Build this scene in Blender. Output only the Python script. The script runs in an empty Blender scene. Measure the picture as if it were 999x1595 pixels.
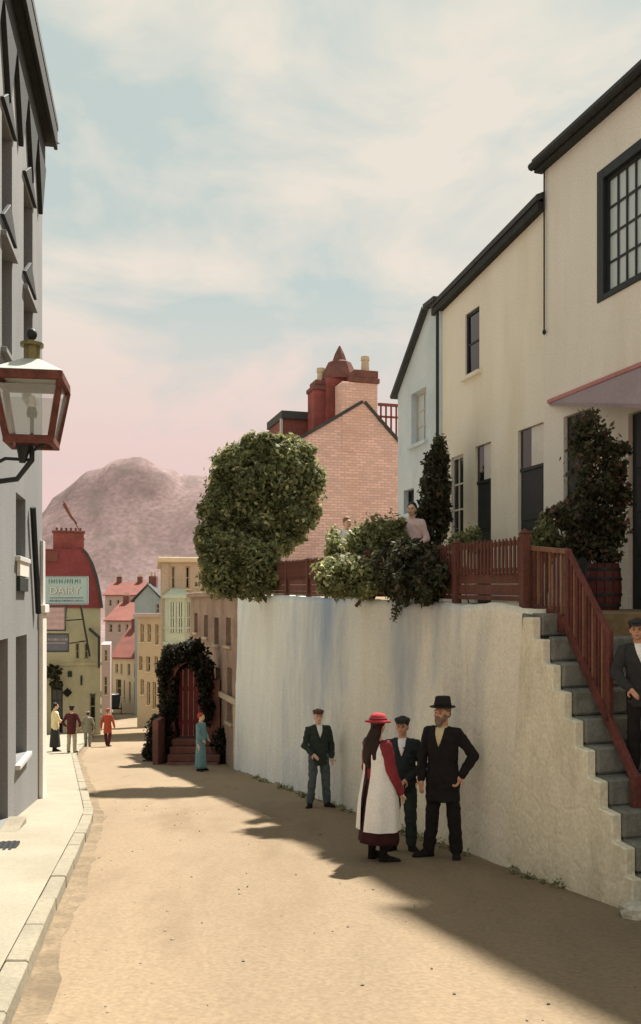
import bpy, bmesh, math, random
import numpy as np
from mathutils import Vector, Matrix, noise as mnoise

random.seed(7)
S = bpy.context.scene
COL = S.collection
F = 1400.0            # focal length in photo pixels
HX, HY = 499.5, 940.0  # vanishing point of the view axis in the photo
CAMZ = 1.7

# ------------------------------------------------------------------ camera
cam = bpy.data.cameras.new('camera')
camo = bpy.data.objects.new('camera', cam)
COL.objects.link(camo)
S.camera = camo
camo.location = (0, 0, CAMZ)
camo.rotation_euler = (math.radians(90), 0, 0)
cam.sensor_fit = 'VERTICAL'
cam.sensor_height = 36.0
cam.lens = 36.0 * F / 1595.0
cam.shift_y = (HY - 797.5) / 1595.0
cam.clip_start = 0.05
cam.clip_end = 5000

# ------------------------------------------------------------------ light
SUN = Vector((0.28, 0.61, 1.0)).normalized()
elev = math.asin(SUN.z)
azim = math.atan2(SUN.x, SUN.y)
w = bpy.data.worlds.new('World')
S.world = w
w.use_nodes = True
nt = w.node_tree
nt.nodes.clear()
N = nt.nodes.new
out = N('ShaderNodeOutputWorld')
bg = N('ShaderNodeBackground')
bg.inputs['Strength'].default_value = 0.10
sky = N('ShaderNodeTexSky')
sky.sky_type = 'NISHITA'
sky.sun_disc = False
sky.sun_elevation = elev
sky.sun_rotation = azim
sky.dust_density = 2.0
tc = N('ShaderNodeTexCoord')
sep = N('ShaderNodeSeparateXYZ')
nt.links.new(tc.outputs['Generated'], sep.inputs[0])
# clouds: noise over the direction, flattened
mp = N('ShaderNodeMapping')
mp.inputs['Scale'].default_value = (2.4, 2.4, 5.2)
mp.inputs['Location'].default_value = (0.35, 0.1, 0.62)
nt.links.new(tc.outputs['Generated'], mp.inputs[0])
cn = N('ShaderNodeTexNoise')
cn.inputs['Scale'].default_value = 1.55
cn.inputs['Detail'].default_value = 7
cn.inputs['Roughness'].default_value = 0.55
cn.inputs['Distortion'].default_value = 0.35
nt.links.new(mp.outputs[0], cn.inputs['Vector'])
cr = N('ShaderNodeValToRGB')
cr.color_ramp.elements[0].position = 0.38
cr.color_ramp.elements[0].color = (0.12, 0.12, 0.12, 1)
cr.color_ramp.elements[1].position = 0.56
cr.color_ramp.elements[1].color = (0.93, 0.93, 0.93, 1)
bias = N('ShaderNodeMath'); bias.operation = 'MULTIPLY_ADD'     # fewer clouds overhead, more toward the horizon
bias.inputs[1].default_value = -0.38; bias.inputs[2].default_value = 0.15
nt.links.new(sep.outputs['Z'], bias.inputs[0])
badd = N('ShaderNodeMath'); badd.operation = 'ADD'
nt.links.new(cn.outputs['Fac'], badd.inputs[0]); nt.links.new(bias.outputs[0], badd.inputs[1])
nt.links.new(badd.outputs[0], cr.inputs[0])
# a hazy pale veil low in the sky
hz = N('ShaderNodeValToRGB')
e = hz.color_ramp.elements
e[0].position = 0.0
e[0].color = (3.9, 2.72, 2.6, 1)
e[1].position = 0.60
e[1].color = (3.9, 3.65, 3.15, 1)
m = e.new(0.16); m.color = (4.0, 2.95, 2.75, 1)
m = e.new(0.32); m.color = (4.05, 3.6, 3.15, 1)
nt.links.new(sep.outputs['Z'], hz.inputs[0])
# the blue of the nishita sky, greyed a little
tint = N('ShaderNodeMix'); tint.data_type = 'RGBA'; tint.blend_type = 'MIX'
tint.inputs['Factor'].default_value = 0.92
nt.links.new(sky.outputs[0], tint.inputs['A'])
tint.inputs['B'].default_value = (2.25, 2.7, 2.5, 1)
veil = N('ShaderNodeMapRange')
veil.inputs['From Min'].default_value = 0.12
veil.inputs['From Max'].default_value = 0.36
veil.inputs['To Min'].default_value = 1.0
veil.inputs['To Max'].default_value = 0.0
nt.links.new(sep.outputs['Z'], veil.inputs['Value'])
mxf = N('ShaderNodeMath'); mxf.operation = 'MAXIMUM'
nt.links.new(veil.outputs[0], mxf.inputs[0])
nt.links.new(cr.outputs[0], mxf.inputs[1])
smix = N('ShaderNodeMix'); smix.data_type = 'RGBA'
nt.links.new(mxf.outputs[0], smix.inputs['Factor'])
nt.links.new(tint.outputs['Result'], smix.inputs['A'])
nt.links.new(hz.outputs[0], smix.inputs['B'])
nt.links.new(smix.outputs['Result'], bg.inputs['Color'])
nt.links.new(bg.outputs[0], out.inputs[0])

sl = bpy.data.lights.new('sun', 'SUN')
sl.energy = 4.6
sl.angle = math.radians(1.8)
sl.color = (1.0, 0.94, 0.85)
so = bpy.data.objects.new('sun', sl)
COL.objects.link(so)
so.location = (20, 35, 60)
so.rotation_euler = SUN.to_track_quat('Z', 'Y').to_euler()

S.view_settings.view_transform = 'Standard'
S.view_settings.look = 'None'
S.view_settings.gamma = 1.0
S.view_settings.exposure = 1.1
S.view_settings.use_curve_mapping = False
S.cycles.max_bounces = 6
S.cycles.use_denoising = True

# ------------------------------------------------------------------ materials
def lin(c):
    r = []
    for v in c:
        v /= 255.0
        r.append(v / 12.92 if v <= 0.04045 else ((v + 0.055) / 1.055) ** 2.4)
    return r

def mk(name, col, rough=0.85, var=0.18, scale=1.5, fine=0.10, fscale=45, bump=0.15, bscale=60,
       stain=None, stain_scale=0.7, stain_amt=0.5, metal=0.0, vstretch=1.0, ystretch=1.0, lowbump=0.0, rubble=0.0, brick=None, island=0.0, spec=0.3):
    """procedural paint / plaster / stone: base colour broken by two noises, optional stains and relief"""
    M = bpy.data.materials.new(name)
    M.use_nodes = True
    t = M.node_tree
    b = t.nodes['Principled BSDF']
    b.inputs['Roughness'].default_value = rough
    b.inputs['Metallic'].default_value = metal
    b.inputs['Specular IOR Level'].default_value = spec
    c = lin(col)
    co = t.nodes.new('ShaderNodeTexCoord')
    mpn = t.nodes.new('ShaderNodeMapping')
    mpn.inputs['Scale'].default_value = (1, 1.0 / ystretch, 1.0 / vstretch)
    t.links.new(co.outputs['Object'], mpn.inputs[0])
    n1 = t.nodes.new('ShaderNodeTexNoise')
    n1.inputs['Scale'].default_value = scale
    n1.inputs['Detail'].default_value = 6
    n1.inputs['Roughness'].default_value = 0.6
    t.links.new(mpn.outputs[0], n1.inputs['Vector'])
    r1 = t.nodes.new('ShaderNodeMapRange')
    r1.inputs['From Min'].default_value = 0.3
    r1.inputs['From Max'].default_value = 0.7
    r1.inputs['To Min'].default_value = 1 - var
    r1.inputs['To Max'].default_value = 1 + var
    t.links.new(n1.outputs['Fac'], r1.inputs['Value'])
    n2 = t.nodes.new('ShaderNodeTexNoise')
    n2.inputs['Scale'].default_value = fscale
    n2.inputs['Detail'].default_value = 3
    t.links.new(co.outputs['Object'], n2.inputs['Vector'])
    r2 = t.nodes.new('ShaderNodeMapRange')
    r2.inputs['From Min'].default_value = 0.3
    r2.inputs['From Max'].default_value = 0.7
    r2.inputs['To Min'].default_value = 1 - fine
    r2.inputs['To Max'].default_value = 1 + fine
    t.links.new(n2.outputs['Fac'], r2.inputs['Value'])
    mu = t.nodes.new('ShaderNodeMath'); mu.operation = 'MULTIPLY'
    t.links.new(r1.outputs[0], mu.inputs[0]); t.links.new(r2.outputs[0], mu.inputs[1])
    fac = mu.outputs[0]
    if island:
        g = t.nodes.new('ShaderNodeNewGeometry')
        ri = t.nodes.new('ShaderNodeMapRange')
        ri.inputs['To Min'].default_value = 1 - island
        ri.inputs['To Max'].default_value = 1 + island
        t.links.new(g.outputs['Random Per Island'], ri.inputs['Value'])
        m2 = t.nodes.new('ShaderNodeMath'); m2.operation = 'MULTIPLY'
        t.links.new(fac, m2.inputs[0]); t.links.new(ri.outputs[0], m2.inputs[1])
        fac = m2.outputs[0]
    basecol = None
    hgt = n2.outputs['Fac']
    if brick:
        bt = t.nodes.new('ShaderNodeTexBrick')
        bt.inputs['Scale'].default_value = 1.0
        bt.inputs['Brick Width'].default_value = brick[0]
        bt.inputs['Row Height'].default_value = brick[1]
        bt.inputs['Mortar Size'].default_value = brick[2]
        bt.inputs['Mortar Smooth'].default_value = 0.3
        bt.inputs['Color1'].default_value = (*[v * 0.88 for v in c], 1)
        bt.inputs['Color2'].default_value = (*[min(1, v * 1.12) for v in c], 1)
        bt.inputs['Mortar'].default_value = (*lin(brick[3]), 1)
        sp = t.nodes.new('ShaderNodeSeparateXYZ'); t.links.new(co.outputs['Object'], sp.inputs[0])
        ad = t.nodes.new('ShaderNodeMath'); ad.operation = 'ADD'
        t.links.new(sp.outputs[0], ad.inputs[0]); t.links.new(sp.outputs[1], ad.inputs[1])
        cb = t.nodes.new('ShaderNodeCombineXYZ')
        t.links.new(ad.outputs[0], cb.inputs[0]); t.links.new(sp.outputs[2], cb.inputs[1])
        t.links.new(cb.outputs[0], bt.inputs['Vector'])
        basecol = bt.outputs['Color']
        hgt = bt.outputs['Fac']
    vm = t.nodes.new('ShaderNodeVectorMath'); vm.operation = 'SCALE'
    vm.inputs[0].default_value = c
    if basecol: t.links.new(basecol, vm.inputs[0])
    t.links.new(fac, vm.inputs['Scale'])
    colout = vm.outputs[0]
    if stain:
        n3 = t.nodes.new('ShaderNodeTexNoise')
        n3.inputs['Scale'].default_value = stain_scale
        n3.inputs['Detail'].default_value = 8
        n3.inputs['Roughness'].default_value = 0.65
        t.links.new(mpn.outputs[0], n3.inputs['Vector'])
        r3 = t.nodes.new('ShaderNodeMapRange')
        r3.inputs['From Min'].default_value = 0.48
        r3.inputs['From Max'].default_value = 0.68
        r3.inputs['To Max'].default_value = stain_amt
        t.links.new(n3.outputs['Fac'], r3.inputs['Value'])
        mx = t.nodes.new('ShaderNodeMix'); mx.data_type = 'RGBA'
        t.links.new(r3.outputs[0], mx.inputs['Factor'])
        t.links.new(colout, mx.inputs['A'])
        mx.inputs['B'].default_value = (*lin(stain), 1)
        colout = mx.outputs['Result']
    t.links.new(colout, b.inputs['Base Color'])
    if bump:
        bp = t.nodes.new('ShaderNodeBump')
        bp.inputs['Strength'].default_value = bump
        bp.inputs['Distance'].default_value = 0.02
        if brick:
            bp.invert = True
            t.links.new(hgt, bp.inputs['Height'])
        else:
            n4 = t.nodes.new('ShaderNodeTexNoise')
            n4.inputs['Scale'].default_value = bscale
            n4.inputs['Detail'].default_value = 5
            t.links.new(co.outputs['Object'], n4.inputs['Vector'])
            if rubble:
                vo = t.nodes.new('ShaderNodeTexVoronoi'); vo.feature = 'DISTANCE_TO_EDGE'; vo.inputs['Scale'].default_value = rubble
                nd = t.nodes.new('ShaderNodeTexNoise'); nd.inputs['Scale'].default_value = 2.0; nd.inputs['Detail'].default_value = 3
                t.links.new(co.outputs['Object'], nd.inputs['Vector'])
                vx_ = t.nodes.new('ShaderNodeVectorMath'); vx_.operation = 'MULTIPLY_ADD'; vx_.inputs[1].default_value = (.35, .35, .35)
                t.links.new(nd.outputs['Color'], vx_.inputs[0]); t.links.new(co.outputs['Object'], vx_.inputs[2])
                t.links.new(vx_.outputs[0], vo.inputs['Vector'])
                mr = t.nodes.new('ShaderNodeMapRange'); mr.inputs['From Max'].default_value = .12; mr.inputs['To Max'].default_value = lowbump or 2
                t.links.new(vo.outputs['Distance'], mr.inputs['Value'])
                ma = t.nodes.new('ShaderNodeMath'); ma.operation = 'ADD'
                t.links.new(mr.outputs[0], ma.inputs[0]); t.links.new(n4.outputs['Fac'], ma.inputs[1])
                t.links.new(ma.outputs[0], bp.inputs['Height'])
            elif lowbump:
                n5 = t.nodes.new('ShaderNodeTexNoise'); n5.inputs['Scale'].default_value = 2.2; n5.inputs['Detail'].default_value = 4
                t.links.new(co.outputs['Object'], n5.inputs['Vector'])
                ma = t.nodes.new('ShaderNodeMath'); ma.operation = 'MULTIPLY_ADD'; ma.inputs[1].default_value = lowbump
                t.links.new(n5.outputs['Fac'], ma.inputs[0]); t.links.new(n4.outputs['Fac'], ma.inputs[2])
                t.links.new(ma.outputs[0], bp.inputs['Height'])
            else: t.links.new(n4.outputs['Fac'], bp.inputs['Height'])
        t.links.new(bp.outputs[0], b.inputs['Normal'])
    return M

def leafmat(name, c1, c2, c3=None):
    M = bpy.data.materials.new(name)
    M.use_nodes = True
    t = M.node_tree
    b = t.nodes['Principled BSDF']
    b.inputs['Roughness'].default_value = 0.6
    b.inputs['Specular IOR Level'].default_value = 0.25
    g = t.nodes.new('ShaderNodeNewGeometry')
    r = t.nodes.new('ShaderNodeValToRGB')
    el = r.color_ramp.elements
    el[0].color = (*lin(c1), 1)
    el[1].color = (*lin(c2), 1)
    if c3:
        x = el.new(0.85); x.color = (*lin(c2), 1)
        el[2].color = (*lin(c3), 1)
    t.links.new(g.outputs['Random Per Island'], r.inputs[0])
    co = t.nodes.new('ShaderNodeTexCoord')
    n1 = t.nodes.new('ShaderNodeTexNoise'); n1.inputs['Scale'].default_value = 1.8
    t.links.new(co.outputs['Object'], n1.inputs['Vector'])
    rr = t.nodes.new('ShaderNodeMapRange')
    rr.inputs['From Min'].default_value = .3; rr.inputs['From Max'].default_value = .7
    rr.inputs['To Min'].default_value = .65; rr.inputs['To Max'].default_value = 1.35
    t.links.new(n1.outputs['Fac'], rr.inputs['Value'])
    vm = t.nodes.new('ShaderNodeVectorMath'); vm.operation = 'SCALE'
    t.links.new(r.outputs[0], vm.inputs[0]); t.links.new(rr.outputs[0], vm.inputs['Scale'])
    t.links.new(vm.outputs[0], b.inputs['Base Color'])
    tr = t.nodes.new('ShaderNodeBsdfTranslucent')
    t.links.new(vm.outputs[0], tr.inputs['Color'])
    mx = t.nodes.new('ShaderNodeMixShader'); mx.inputs[0].default_value = 0.46
    t.links.new(b.outputs[0], mx.inputs[1]); t.links.new(tr.outputs[0], mx.inputs[2])
    t.links.new(mx.outputs[0], t.nodes['Material Output'].inputs[0])
    return M

def glassmat(name, tint_c, transp=0.0, rough=0.08):
    M = bpy.data.materials.new(name)
    M.use_nodes = True
    t = M.node_tree
    b = t.nodes['Principled BSDF']
    b.inputs['Base Color'].default_value = (*lin(tint_c), 1)
    b.inputs['Roughness'].default_value = rough
    b.inputs['Specular IOR Level'].default_value = 0.5
    co = t.nodes.new('ShaderNodeTexCoord')
    n1 = t.nodes.new('ShaderNodeTexNoise'); n1.inputs['Scale'].default_value = 3
    t.links.new(co.outputs['Object'], n1.inputs['Vector'])
    bp = t.nodes.new('ShaderNodeBump'); bp.inputs['Strength'].default_value = 0.06
    t.links.new(n1.outputs['Fac'], bp.inputs['Height'])
    t.links.new(bp.outputs[0], b.inputs['Normal'])
    if transp:
        tr = t.nodes.new('ShaderNodeBsdfTransparent')
        mx = t.nodes.new('ShaderNodeMixShader'); mx.inputs[0].default_value = transp
        t.links.new(b.outputs[0], mx.inputs[1]); t.links.new(tr.outputs[0], mx.inputs[2])
        t.links.new(mx.outputs[0], t.nodes['Material Output'].inputs[0])
    return M

M = {}
M['road'] = mk('road_dirt', (142, 124, 100), 0.95, 0.17, 0.55, 0.13, 28, 0.35, 30, stain=(112, 95, 74), stain_scale=1.1, stain_amt=0.65, ystretch=4.0, lowbump=2.5)
M['earth'] = mk('earth', (130, 112, 84), 0.95, 0.2, 0.4, 0.2, 12, 0.3, 20)
M['pave'] = mk('pavement_stone', (152, 144, 126), 0.9, 0.09, 0.9, 0.10, 30, 0.2, 35, stain=(136, 128, 108), stain_scale=1.3, stain_amt=0.4)
M['kerb'] = mk('kerb_stone', (144, 136, 118), 0.9, 0.15, 2, 0.12, 30, 0.3, 25)
M['wallcream'] = mk('limewash_wall', (240, 233, 214), 0.92, 0.10, 1.1, 0.11, 34, 0.5, 16, stain=(168, 178, 188), stain_scale=0.42, stain_amt=0.95, vstretch=3.2, lowbump=0.4, rubble=2.9)
def two_tint(M_, c2, y0, y1):
    t = M_.node_tree; b = t.nodes['Principled BSDF']
    src = b.inputs['Base Color'].links[0].from_socket
    co = t.nodes.new('ShaderNodeTexCoord'); sp = t.nodes.new('ShaderNodeSeparateXYZ'); t.links.new(co.outputs['Object'], sp.inputs[0])
    nz_ = t.nodes.new('ShaderNodeTexNoise'); nz_.inputs['Scale'].default_value = 0.7; nz_.inputs['Detail'].default_value = 6
    t.links.new(co.outputs['Object'], nz_.inputs['Vector'])
    ma = t.nodes.new('ShaderNodeMath'); ma.operation = 'MULTIPLY_ADD'; ma.inputs[1].default_value = 7.0
    t.links.new(nz_.outputs['Fac'], ma.inputs[0]); t.links.new(sp.outputs[1], ma.inputs[2])
    mr = t.nodes.new('ShaderNodeMapRange'); mr.inputs['From Min'].default_value = y0+3.5; mr.inputs['From Max'].default_value = y1+3.5; mr.inputs['To Max'].default_value = .8
    t.links.new(ma.outputs[0], mr.inputs['Value'])
    mx = t.nodes.new('ShaderNodeMix'); mx.data_type = 'RGBA'; mx.blend_type = 'MULTIPLY'
    t.links.new(mr.outputs[0], mx.inputs['Factor']); t.links.new(src, mx.inputs['A']); mx.inputs['B'].default_value = (*c2, 1)
    t.links.new(mx.outputs['Result'], b.inputs['Base Color'])
two_tint(M['wallcream'], (.74, .86, 1.02), 1.5, 6.5)
M['stairwall'] = mk('limewash_stair_wall', (238, 230, 206), 0.92, 0.10, 1.6, 0.12, 34, 0.45, 18, stain=(164, 158, 134), stain_scale=0.9, stain_amt=0.7, vstretch=2.2, lowbump=0.5, rubble=3.4)
M['step'] = mk('step_stone', (126, 126, 118), 0.9, 0.2, 4, 0.15, 40, 0.4, 30, stain=(80, 82, 76), stain_scale=3, stain_amt=0.7)
M['cream'] = mk('cream_render', (242, 235, 222), 0.9, 0.06, 0.8, 0.08, 40, 0.3, 24, stain=(222, 210, 186), stain_scale=1.0, stain_amt=0.5, vstretch=6, lowbump=3)
M['cream2'] = mk('warm_cream_render', (243, 236, 218), 0.9, 0.06, 0.8, 0.08, 40, 0.3, 24, stain=(224, 212, 180), stain_scale=1.2, stain_amt=0.5, vstretch=6, lowbump=3)
M['bluewhite'] = mk('blue_limewash', (212, 224, 228), 0.9, 0.06, 1.0, 0.07, 40, 0.2, 30, stain=(180, 196, 202), stain_scale=0.7, stain_amt=0.6)
M['pinkbrick'] = mk('pink_brick', (234, 198, 186), 0.9, 0.10, 0.7, 0.06, 20, 0.6, 30, brick=(0.25, 0.088, 0.012, (210, 172, 160)), stain=(222, 178, 146), stain_scale=0.5, stain_amt=0.5)
M['redbrick'] = mk('red_brick', (156, 80, 76), 0.9, 0.2, 1.2, 0.08, 20, 0.5, 30, brick=(0.24, 0.085, 0.012, (128, 84, 76)), stain=(104, 70, 64), stain_scale=1.6, stain_amt=0.7)
M['darkred'] = mk('soot_red_brick', (126, 84, 76), 0.9, 0.25, 2.5, 0.12, 20, 0.5, 30, stain=(92, 74, 66), stain_scale=1.5, stain_amt=0.8)
M['pot'] = mk('chimney_pot_clay', (196, 180, 152), 0.85, 0.15, 3, 0.1, 30, 0.2, 30)
M['slate'] = mk('slate_roof', (70, 72, 72), 0.75, 0.2, 2, 0.15, 18, 0.5, 12)
M['eave'] = mk('dark_eave', (44, 46, 44), 0.7, 0.25, 3, 0.2, 30, 0.3, 20)  # near-black colour for eaves, frieze band and pendants
M['redroof'] = mk('red_tile_roof', (134, 80, 70), 0.85, 0.14, 0.9, 0.12, 8, 0.4, 12, stain=(112, 74, 66), stain_scale=0.8, stain_amt=0.6)
M['maroon'] = mk('maroon_tile_hanging', (138, 68, 68), 0.85, 0.14, 0.9, 0.12, 8, 0.4, 12)
M['canopy'] = mk('canopy_lead', (158, 138, 140), 0.7, 0.12, 1.4, 0.10, 20, 0.2, 20)
M['canopyedge'] = mk('canopy_edge_paint', (190, 130, 124), 0.7, 0.1, 2, 0.1, 20, 0.1, 20)
M['fence'] = mk('red_brown_fence_paint', (106, 66, 56), 0.8, 0.28, 3, 0.22, 30, 0.4, 25, stain=(72, 54, 48), stain_scale=4, stain_amt=0.7, vstretch=3)
M['fencelight'] = mk('worn_fence_paint', (132, 94, 74), 0.75, 0.2, 4, 0.18, 30, 0.3, 25, vstretch=3)
M['rail'] = mk('stair_rail_red_paint', (106, 60, 54), 0.8, 0.28, 4, 0.22, 30, 0.4, 25, stain=(74, 54, 48), stain_scale=5, stain_amt=0.7)
M['black'] = mk('dark_interior', (30, 31, 31), 0.8, 0.2, 2, 0.1, 20, 0.0)
M['darkpaint'] = mk('dark_green_paint', (44, 50, 50), 0.55, 0.2, 3, 0.1, 20, 0.15, 20)
M['white'] = mk('white_paint', (226, 220, 208), 0.6, 0.06, 3, 0.05, 20, 0.1, 20)
M['greystucco'] = mk('grey_stucco', (132, 132, 131), 0.92, 0.09, 0.8, 0.1, 40, 0.3, 30, stain=(116, 116, 115), stain_scale=0.6, stain_amt=0.6, vstretch=2.5)
M['greypale'] = mk('pale_grey_paint', (196, 192, 186), 0.85, 0.06, 1.5, 0.06, 30, 0.15, 30)
M['doorred'] = mk('maroon_door_paint', (86, 42, 40), 0.6, 0.15, 2, 0.1, 20, 0.15, 20)
M['glass'] = glassmat('window_glass', (34, 38, 40), 0.0, 0.05)
M['glasslight'] = glassmat('pale_window_glass', (196, 206, 204), 0.0, 0.3)  # opaque panes with a pale base colour
M['lampglass'] = glassmat('lantern_glass', (190, 194, 188), 0.74, 0.1)
M['lampred'] = mk('lantern_red_paint', (108, 60, 50), 0.7, 0.3, 12, 0.2, 60, 0.4, 60, stain=(70, 52, 44), stain_scale=14, stain_amt=0.7)
M['lamptop'] = mk('lantern_zinc_top', (192, 198, 192), 0.5, 0.10, 8, 0.06, 60, 0.1, 60, metal=0.2)
M['lampbrass'] = mk('lantern_brass', (124, 114, 76), 0.45, 0.2, 12, 0.1, 60, 0.1, 60, metal=0.5)
M['iron'] = mk('wrought_iron', (46, 48, 48), 0.55, 0.2, 10, 0.1, 60, 0.15, 50, metal=0.3)
M['yellow'] = mk('yellow_render', (190, 185, 152), 0.9, 0.10, 0.7, 0.08, 14, 0.2, 14, stain=(166, 160, 132), stain_scale=0.6, stain_amt=0.7)
M['tan'] = mk('tan_stone', (184, 168, 146), 0.9, 0.10, 0.6, 0.10, 10, 0.2, 14, stain=(166, 148, 124), stain_scale=0.5, stain_amt=0.6)
M['tanpale'] = mk('pale_tan_stone', (214, 198, 168), 0.9, 0.08, 0.7, 0.08, 10, 0.2, 14)
M['brownstone'] = mk('brown_rubble', (154, 134, 118), 0.92, 0.2, 0.8, 0.16, 8, 0.4, 8, stain=(112, 86, 76), stain_scale=0.6, stain_amt=0.7)
M['lilac'] = mk('lilac_grey_render', (176, 160, 158), 0.9, 0.1, 0.6, 0.08, 10, 0.2, 10)
M['bluegrey'] = mk('blue_grey_slate', (150, 164, 168), 0.85, 0.1, 0.7, 0.1, 10, 0.2, 10)
M['green'] = mk('pale_green_paint', (192, 204, 182), 0.65, 0.08, 2, 0.06, 20, 0.1, 20)
M['signblue'] = mk('pale_blue_sign_paint', (176, 202, 198), 0.7, 0.08, 2, 0.06, 30, 0.05, 20)
M['signpink'] = mk('faded_pink_sign_paint', (196, 166, 164), 0.7, 0.12, 3, 0.08, 30, 0.05, 20)
M['signgrey'] = mk('slate_grey_sign_paint', (104, 106, 114), 0.7, 0.12, 3, 0.08, 30, 0.05, 20)
M['lettering'] = mk('dark_lettering', (66, 92, 94), 0.7, 0.1, 3, 0.1, 30, 0.0)
M['gatered'] = mk('red_gate_paint', (128, 58, 58), 0.7, 0.14, 2, 0.1, 20, 0.2, 20)
M['bark'] = mk('bark', (84, 66, 50), 0.9, 0.3, 6, 0.2, 30, 0.6, 14, vstretch=4)
M['hill'] = mk('mauve_hill', (136, 114, 112), 0.95, 0.24, 0.05, 0.22, 0.5, 0.9, 0.25, stain=(112, 98, 92), stain_scale=0.09, stain_amt=0.75)  # mauve base colour mottled with a browner tone
M['skin'] = mk('skin', (206, 156, 128), 0.6, 0.05, 10, 0.03, 60, 0.0)
M['skinpale'] = mk('pale_skin', (222, 184, 160), 0.6, 0.05, 10, 0.03, 60, 0.0)
M['eye'] = mk('eye_dark', (36, 28, 24), 0.3, 0.05, 10, 0.03, 60, 0.0)
M['lip'] = mk('lip', (160, 92, 84), 0.5, 0.05, 10, 0.03, 60, 0.0)
def cloth(k, c, v=0.16): M[k] = mk(k + '_cloth', c, 0.95, v, 7, 0.12, 90, 0.35, 26)
cloth('blackwool', (36, 31, 31)); cloth('navywool', (46, 52, 54)); cloth('charcoal', (56, 56, 56)); cloth('greenblack', (52, 62, 58))
cloth('bluegreywool', (86, 98, 100)); cloth('crimson', (138, 54, 62)); cloth('hatred', (170, 58, 64)); cloth('whitecotton', (246, 244, 240), 0.05)
cloth('winedark', (66, 34, 36)); cloth('shirt', (214, 200, 160), 0.08); cloth('brownwool', (96, 74, 58)); cloth('maroonwool', (84, 40, 42))
cloth('stone', (176, 168, 148)); cloth('rust', (168, 78, 56)); cloth('greywool', (132, 132, 116)); cloth('skyblue', (112, 146, 152)); cloth('palepink', (232, 204, 202), 0.05)
cloth('boot', (34, 28, 26)); cloth('creamcloth', (228, 214, 168), 0.06); cloth('blackfelt', (38, 36, 36))
M['hairdark'] = mk('dark_brown_hair', (48, 32, 28), 0.6, 0.3, 16, 0.25, 80, 0.5, 40, vstretch=6)
M['hairgrey'] = mk('grey_hair', (128, 112, 100), 0.7, 0.2, 16, 0.2, 80, 0.5, 40, vstretch=4)
M['hairfair'] = mk('fair_hair', (134, 98, 66), 0.7, 0.2, 16, 0.2, 80, 0.5, 40, vstretch=4)
M['leafmid'] = leafmat('tree_leaves', (88, 94, 64), (150, 152, 106), (198, 188, 138))
M['leafdark'] = leafmat('dark_leaves', (50, 54, 38), (86, 88, 64), (120, 100, 82))
M['leafivy'] = leafmat('ivy_leaves', (28, 28, 20), (52, 50, 38), (86, 74, 60))
M['leaflight'] = leafmat('light_bush_leaves', (98, 106, 70), (160, 160, 112), (214, 204, 160))
M['leafred'] = leafmat('reddish_climber_leaves', (54, 58, 42), (98, 96, 70), (136, 92, 80))
M['rock'] = mk('stone_block', (196, 190, 174), 0.9, 0.15, 4, 0.15, 30, 0.5, 20)

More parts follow.
